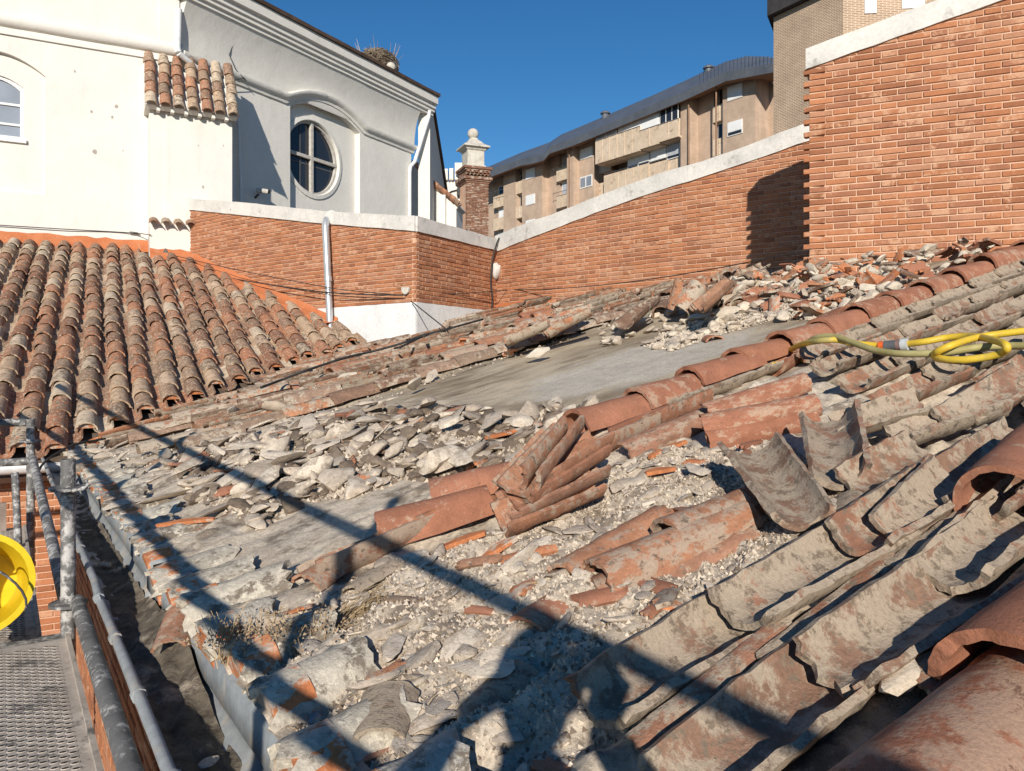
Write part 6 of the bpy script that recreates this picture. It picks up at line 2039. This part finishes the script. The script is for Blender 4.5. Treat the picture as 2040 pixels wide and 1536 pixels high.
# dry weeds on the eaves
M_STRAW = piece_mat('dry_straw', [(.34,.24,.13),(.42,.31,.18),(.28,.19,.11),(.38,.26,.16)], vary=.2, interp='CONSTANT')
M_SEED = piece_mat('dry_seed_heads', [(.30,.21,.13),(.38,.28,.18),(.24,.16,.10)], vary=.3, interp='CONSTANT')
def weed(u, v, n, H, spread, label, lay=0.0, seeds=True):
    rr = random.Random(int(u))
    b, a = pr(u, v); base = RM @ Vector((b, a, hz(b, a)))
    root = empty('dry_weed', base, label, 'plant', 'dried weeds on the eaves')
    st, sd = MB(), MB()
    for i in range(n):
        p = base+EM.to_3x3() @ Vector((rr.gauss(0, spread), rr.gauss(0, spread*1.3), 0))
        up = Vector((rr.gauss(lay, .35), rr.gauss(0, .35), 1-abs(lay)*.7)).normalized()
        h = H*rr.uniform(.5, 1.1)
        bend = Vector((rr.gauss(0, .3), rr.gauss(0, .3), -.15))
        pts = [p+up*h*f+bend*h*f*f*.5 for f in (0, .35, .7, 1)]
        st.tube(pts, [.0013, .0011, .0009, .0006], 3, 0, rr.random(), caps=False)
        if seeds:
            for k in range(rr.randint(4, 9)):
                f = rr.uniform(.45, 1); c = p+up*h*f+bend*h*f*f*.5+Vector((rr.gauss(0, .007), rr.gauss(0, .007), rr.gauss(0, .004)))
                s = rr.uniform(.002, .0045)
                sd.add([c+Vector((s, 0, 0)), c+Vector((-s*.6, s, 0)), c+Vector((-s*.6, -s, 0)), c+Vector((0, 0, s*1.5))], [(0,1,2),(0,3,1),(1,3,2),(2,3,0)], 0, rr.random())
    tag(st.obj('stems', M_STRAW, root), kind='stuff')
    if sd.v: tag(sd.obj('seed_heads', M_SEED, root), kind='stuff')
weed(455, 1330, 26, .13, .018, 'thin upright dried weed at the eaves, nearest the gutter edge')
weed(540, 1300, 90, .085, .05, 'bushy tan dried weed filling the gap between two eaves tiles')
weed(610, 1285, 60, .075, .035, 'dried weed clump with brown seed heads beside the bushy tan one')
weed(650, 1255, 110, .075, .03, 'flattened straw tuft stretching up from the dried weed clumps', .7, False)
weed(710, 1220, 110, .075, .03, 'flattened straw tuft nearest the shaded tile fragment', .8, False)
weed(760, 1195, 60, .05, .03, 'sparse straw tuft at the upper end of the dry weeds', .8, False)
weed(1590, 1300, 0, .01, .01, 'x', 0, False) if False else None
cc = random.Random(44)
TW = MB()
for (b, a) in scatter(NEARP, 700):
    L = cc.uniform(.01, .035); th = cc.uniform(0, 6.28)
    p = Vector((b, a, hz(b, a)+.004)); d = Vector((math.cos(th), math.sin(th), cc.uniform(-.1, .4)))*L
    TW.tube([RM @ p, RM @ (p+d*.5+Vector((0, 0, .003))), RM @ (p+d)], .0008, 3, 0, cc.random(), caps=False)
tag(TW.obj('straw_litter', M_STRAW), kind='stuff')

# ------------------------------------------------------------------ the photographer, behind the lens; only the shadow falls into view
def build_person():
    root = empty('person', (0, -.35, -.95), 'person kneeling on the scaffold deck, holding a phone up with both hands', 'person')
    J = {}; edges = []
    def j(n, p, r_): J[n] = (Vector(p)+Vector((-.06, 0, -.015)), r_)
    j('pelvis', (0, -.52, -.62), .135); j('waist', (0, -.50, -.44), .125); j('chest', (0, -.44, -.24), .145); j('upper', (0, -.40, -.12), .12); j('neck', (0, -.37, -.045), .055)
    j('headb', (0, -.345, .01), .07)
    for s, n in ((-1, 'l'), (1, 'r')):
        j('sh'+n, (s*.165, -.41, -.12), .068); j('el'+n, (s*.30, -.25, -.27), .05); j('wr'+n, (s*.12, -.075, -.055), .032)
        j('hip'+n, (s*.10, -.52, -.68), .10); j('kn'+n, (s*.15, -.14, -.86), .068); j('an'+n, (s*.12, -.56, -.895), .045); j('toe'+n, (s*.12, -.68, -.90), .04)
    E = [('pelvis','waist'),('waist','chest'),('chest','upper'),('upper','neck'),('neck','headb')]
    for n in 'lr': E += [('upper','sh'+n),('sh'+n,'el'+n),('el'+n,'wr'+n),('pelvis','hip'+n),('hip'+n,'kn'+n),('kn'+n,'an'+n),('an'+n,'toe'+n)]
    names = list(J)
    me = bpy.data.meshes.new('body')
    me.from_pydata([J[n][0] for n in names], [(names.index(a), names.index(b)) for a, b in E], [])
    o = bpy.data.objects.new('body', me)
    put(o, root, Matrix.Identity(4))
    sk = o.modifiers.new('skin', 'SKIN'); sk.use_smooth_shade = True
    for i, n in enumerate(names):
        me.skin_vertices[0].data[i].radius = (J[n][1], J[n][1])
        me.skin_vertices[0].data[i].use_root = (n == 'pelvis')
    ss = o.modifiers.new('sub', 'SUBSURF'); ss.levels = 2; ss.render_levels = 2
    me.materials.append(simple_noise_mat('dark_work_clothes', (.04,.045,.06), (.07,.075,.09), 9, .3, 60))
    skin = simple_noise_mat('skin', (.42,.25,.18), (.50,.31,.23), 8, .1, 60, rough=.6)
    hair = simple_noise_mat('dark_hair', (.025,.018,.014), (.05,.035,.026), 40, .5, 80)
    h = MB(); c = Vector((-.06, -.335, .085))
    seg, vs, fs = 20, [], []
    for i in range(15):
        ph = -math.pi/2+math.pi*i/14
        for k in range(seg):
            th = 2*math.pi*k/seg
            x, y, z = math.cos(ph)*math.cos(th)*.077, math.cos(ph)*math.sin(th)*.098, math.sin(ph)*.118
            if z < -.02: x *= .88; y *= (.92 if y > 0 else .80)
            if y > .06 and abs(x) < .018 and -.035 < z < .02: y += .018
            if y > .05 and .01 < z < .03 and .018 < abs(x) < .045: y -= .008
            if y > .05 and -.065 < z < -.05 and abs(x) < .03: y += .004
            vs.append(c+Vector((x, y, z)))
    for i in range(14):
        for k in range(seg): fs.append((i*seg+k, i*seg+(k+1) % seg, (i+1)*seg+(k+1) % seg, (i+1)*seg+k))
    h.add(vs, fs); head = h.obj('head', skin, root, smooth=True)
    for s in (-1, 1):
        e = MB(); e.lathe(Matrix.Translation(c+Vector((s*.078, -.01, -.005))) @ Matrix.Rotation(R(90), 4, 'Y') @ Matrix.Diagonal((1.7, 1, 1, 1)), [(.006, -.006), (.018, -.004), (.018, .004), (.008, .007)], 10); e.obj('ear', skin, head, smooth=True)
        y_ = MB(); y_.lathe(Matrix.Translation(c+Vector((s*.03, .086, .018))), [(.003, -.010), (.010, 0), (.003, .010)], 10); y_.obj('eye', M_WHITE_PAINT, head, smooth=True)
    hb = MB(); vs, fs = [], []
    for i in range(9):
        ph = -.15+(math.pi/2+.15)*i/8
        for k in range(seg):
            th = 2*math.pi*k/seg
            x, y, z = math.cos(ph)*math.cos(th)*.086, math.cos(ph)*math.sin(th)*.106-.008, math.sin(ph)*.126
            if y > .05 and z < .06: y = .05; z = max(z, .05)
            vs.append(c+Vector((x, y, z)))
    for i in range(8):
        for k in range(seg): fs.append((i*seg+k, i*seg+(k+1) % seg, (i+1)*seg+(k+1) % seg, (i+1)*seg+k))
    hb.add(vs, fs); hb.obj('hair', hair, head, smooth=True)
    for s in (-1, 1):
        pm = MB()
        w = J['wrl' if s < 0 else 'wrr'][0]
        palm = Vector((s*.095, -.04, -.02))
        pm.tube([w+Vector((-s*.0, 0, 0)), w.lerp(palm, .5), palm, palm+Vector((-s*.012, .012, .018))], [.026, .03, .034, .018], 10)
        for k in range(4):
            b0 = palm+Vector((0, .004, .024-k*.018)); L = (.036, .040, .037, .030)[k]
            pm.tube([b0, b0+Vector((-s*.004, L*.55, 0)), b0+Vector((-s*.022, L*.45, 0)), b0+Vector((-s*.036, L*.3, 0))], [.010, .009, .0085, .006], 8)
        pm.tube([palm+Vector((0, -.006, -.02)), palm+Vector((-s*.022, -.012, -.012)), palm+Vector((-s*.045, -.004, .0))], [.012, .0105, .008], 8)
        pm.obj('hand', skin, root, smooth=True)
    ph = MB(); ph.box(Matrix.Identity(4), -.08, .08, -.026, -.018, -.037, .037)
    tag(ph.obj('mobile_phone', M_CABLE), 'dark phone held up by the kneeling person on the scaffold', 'phone')
build_person()
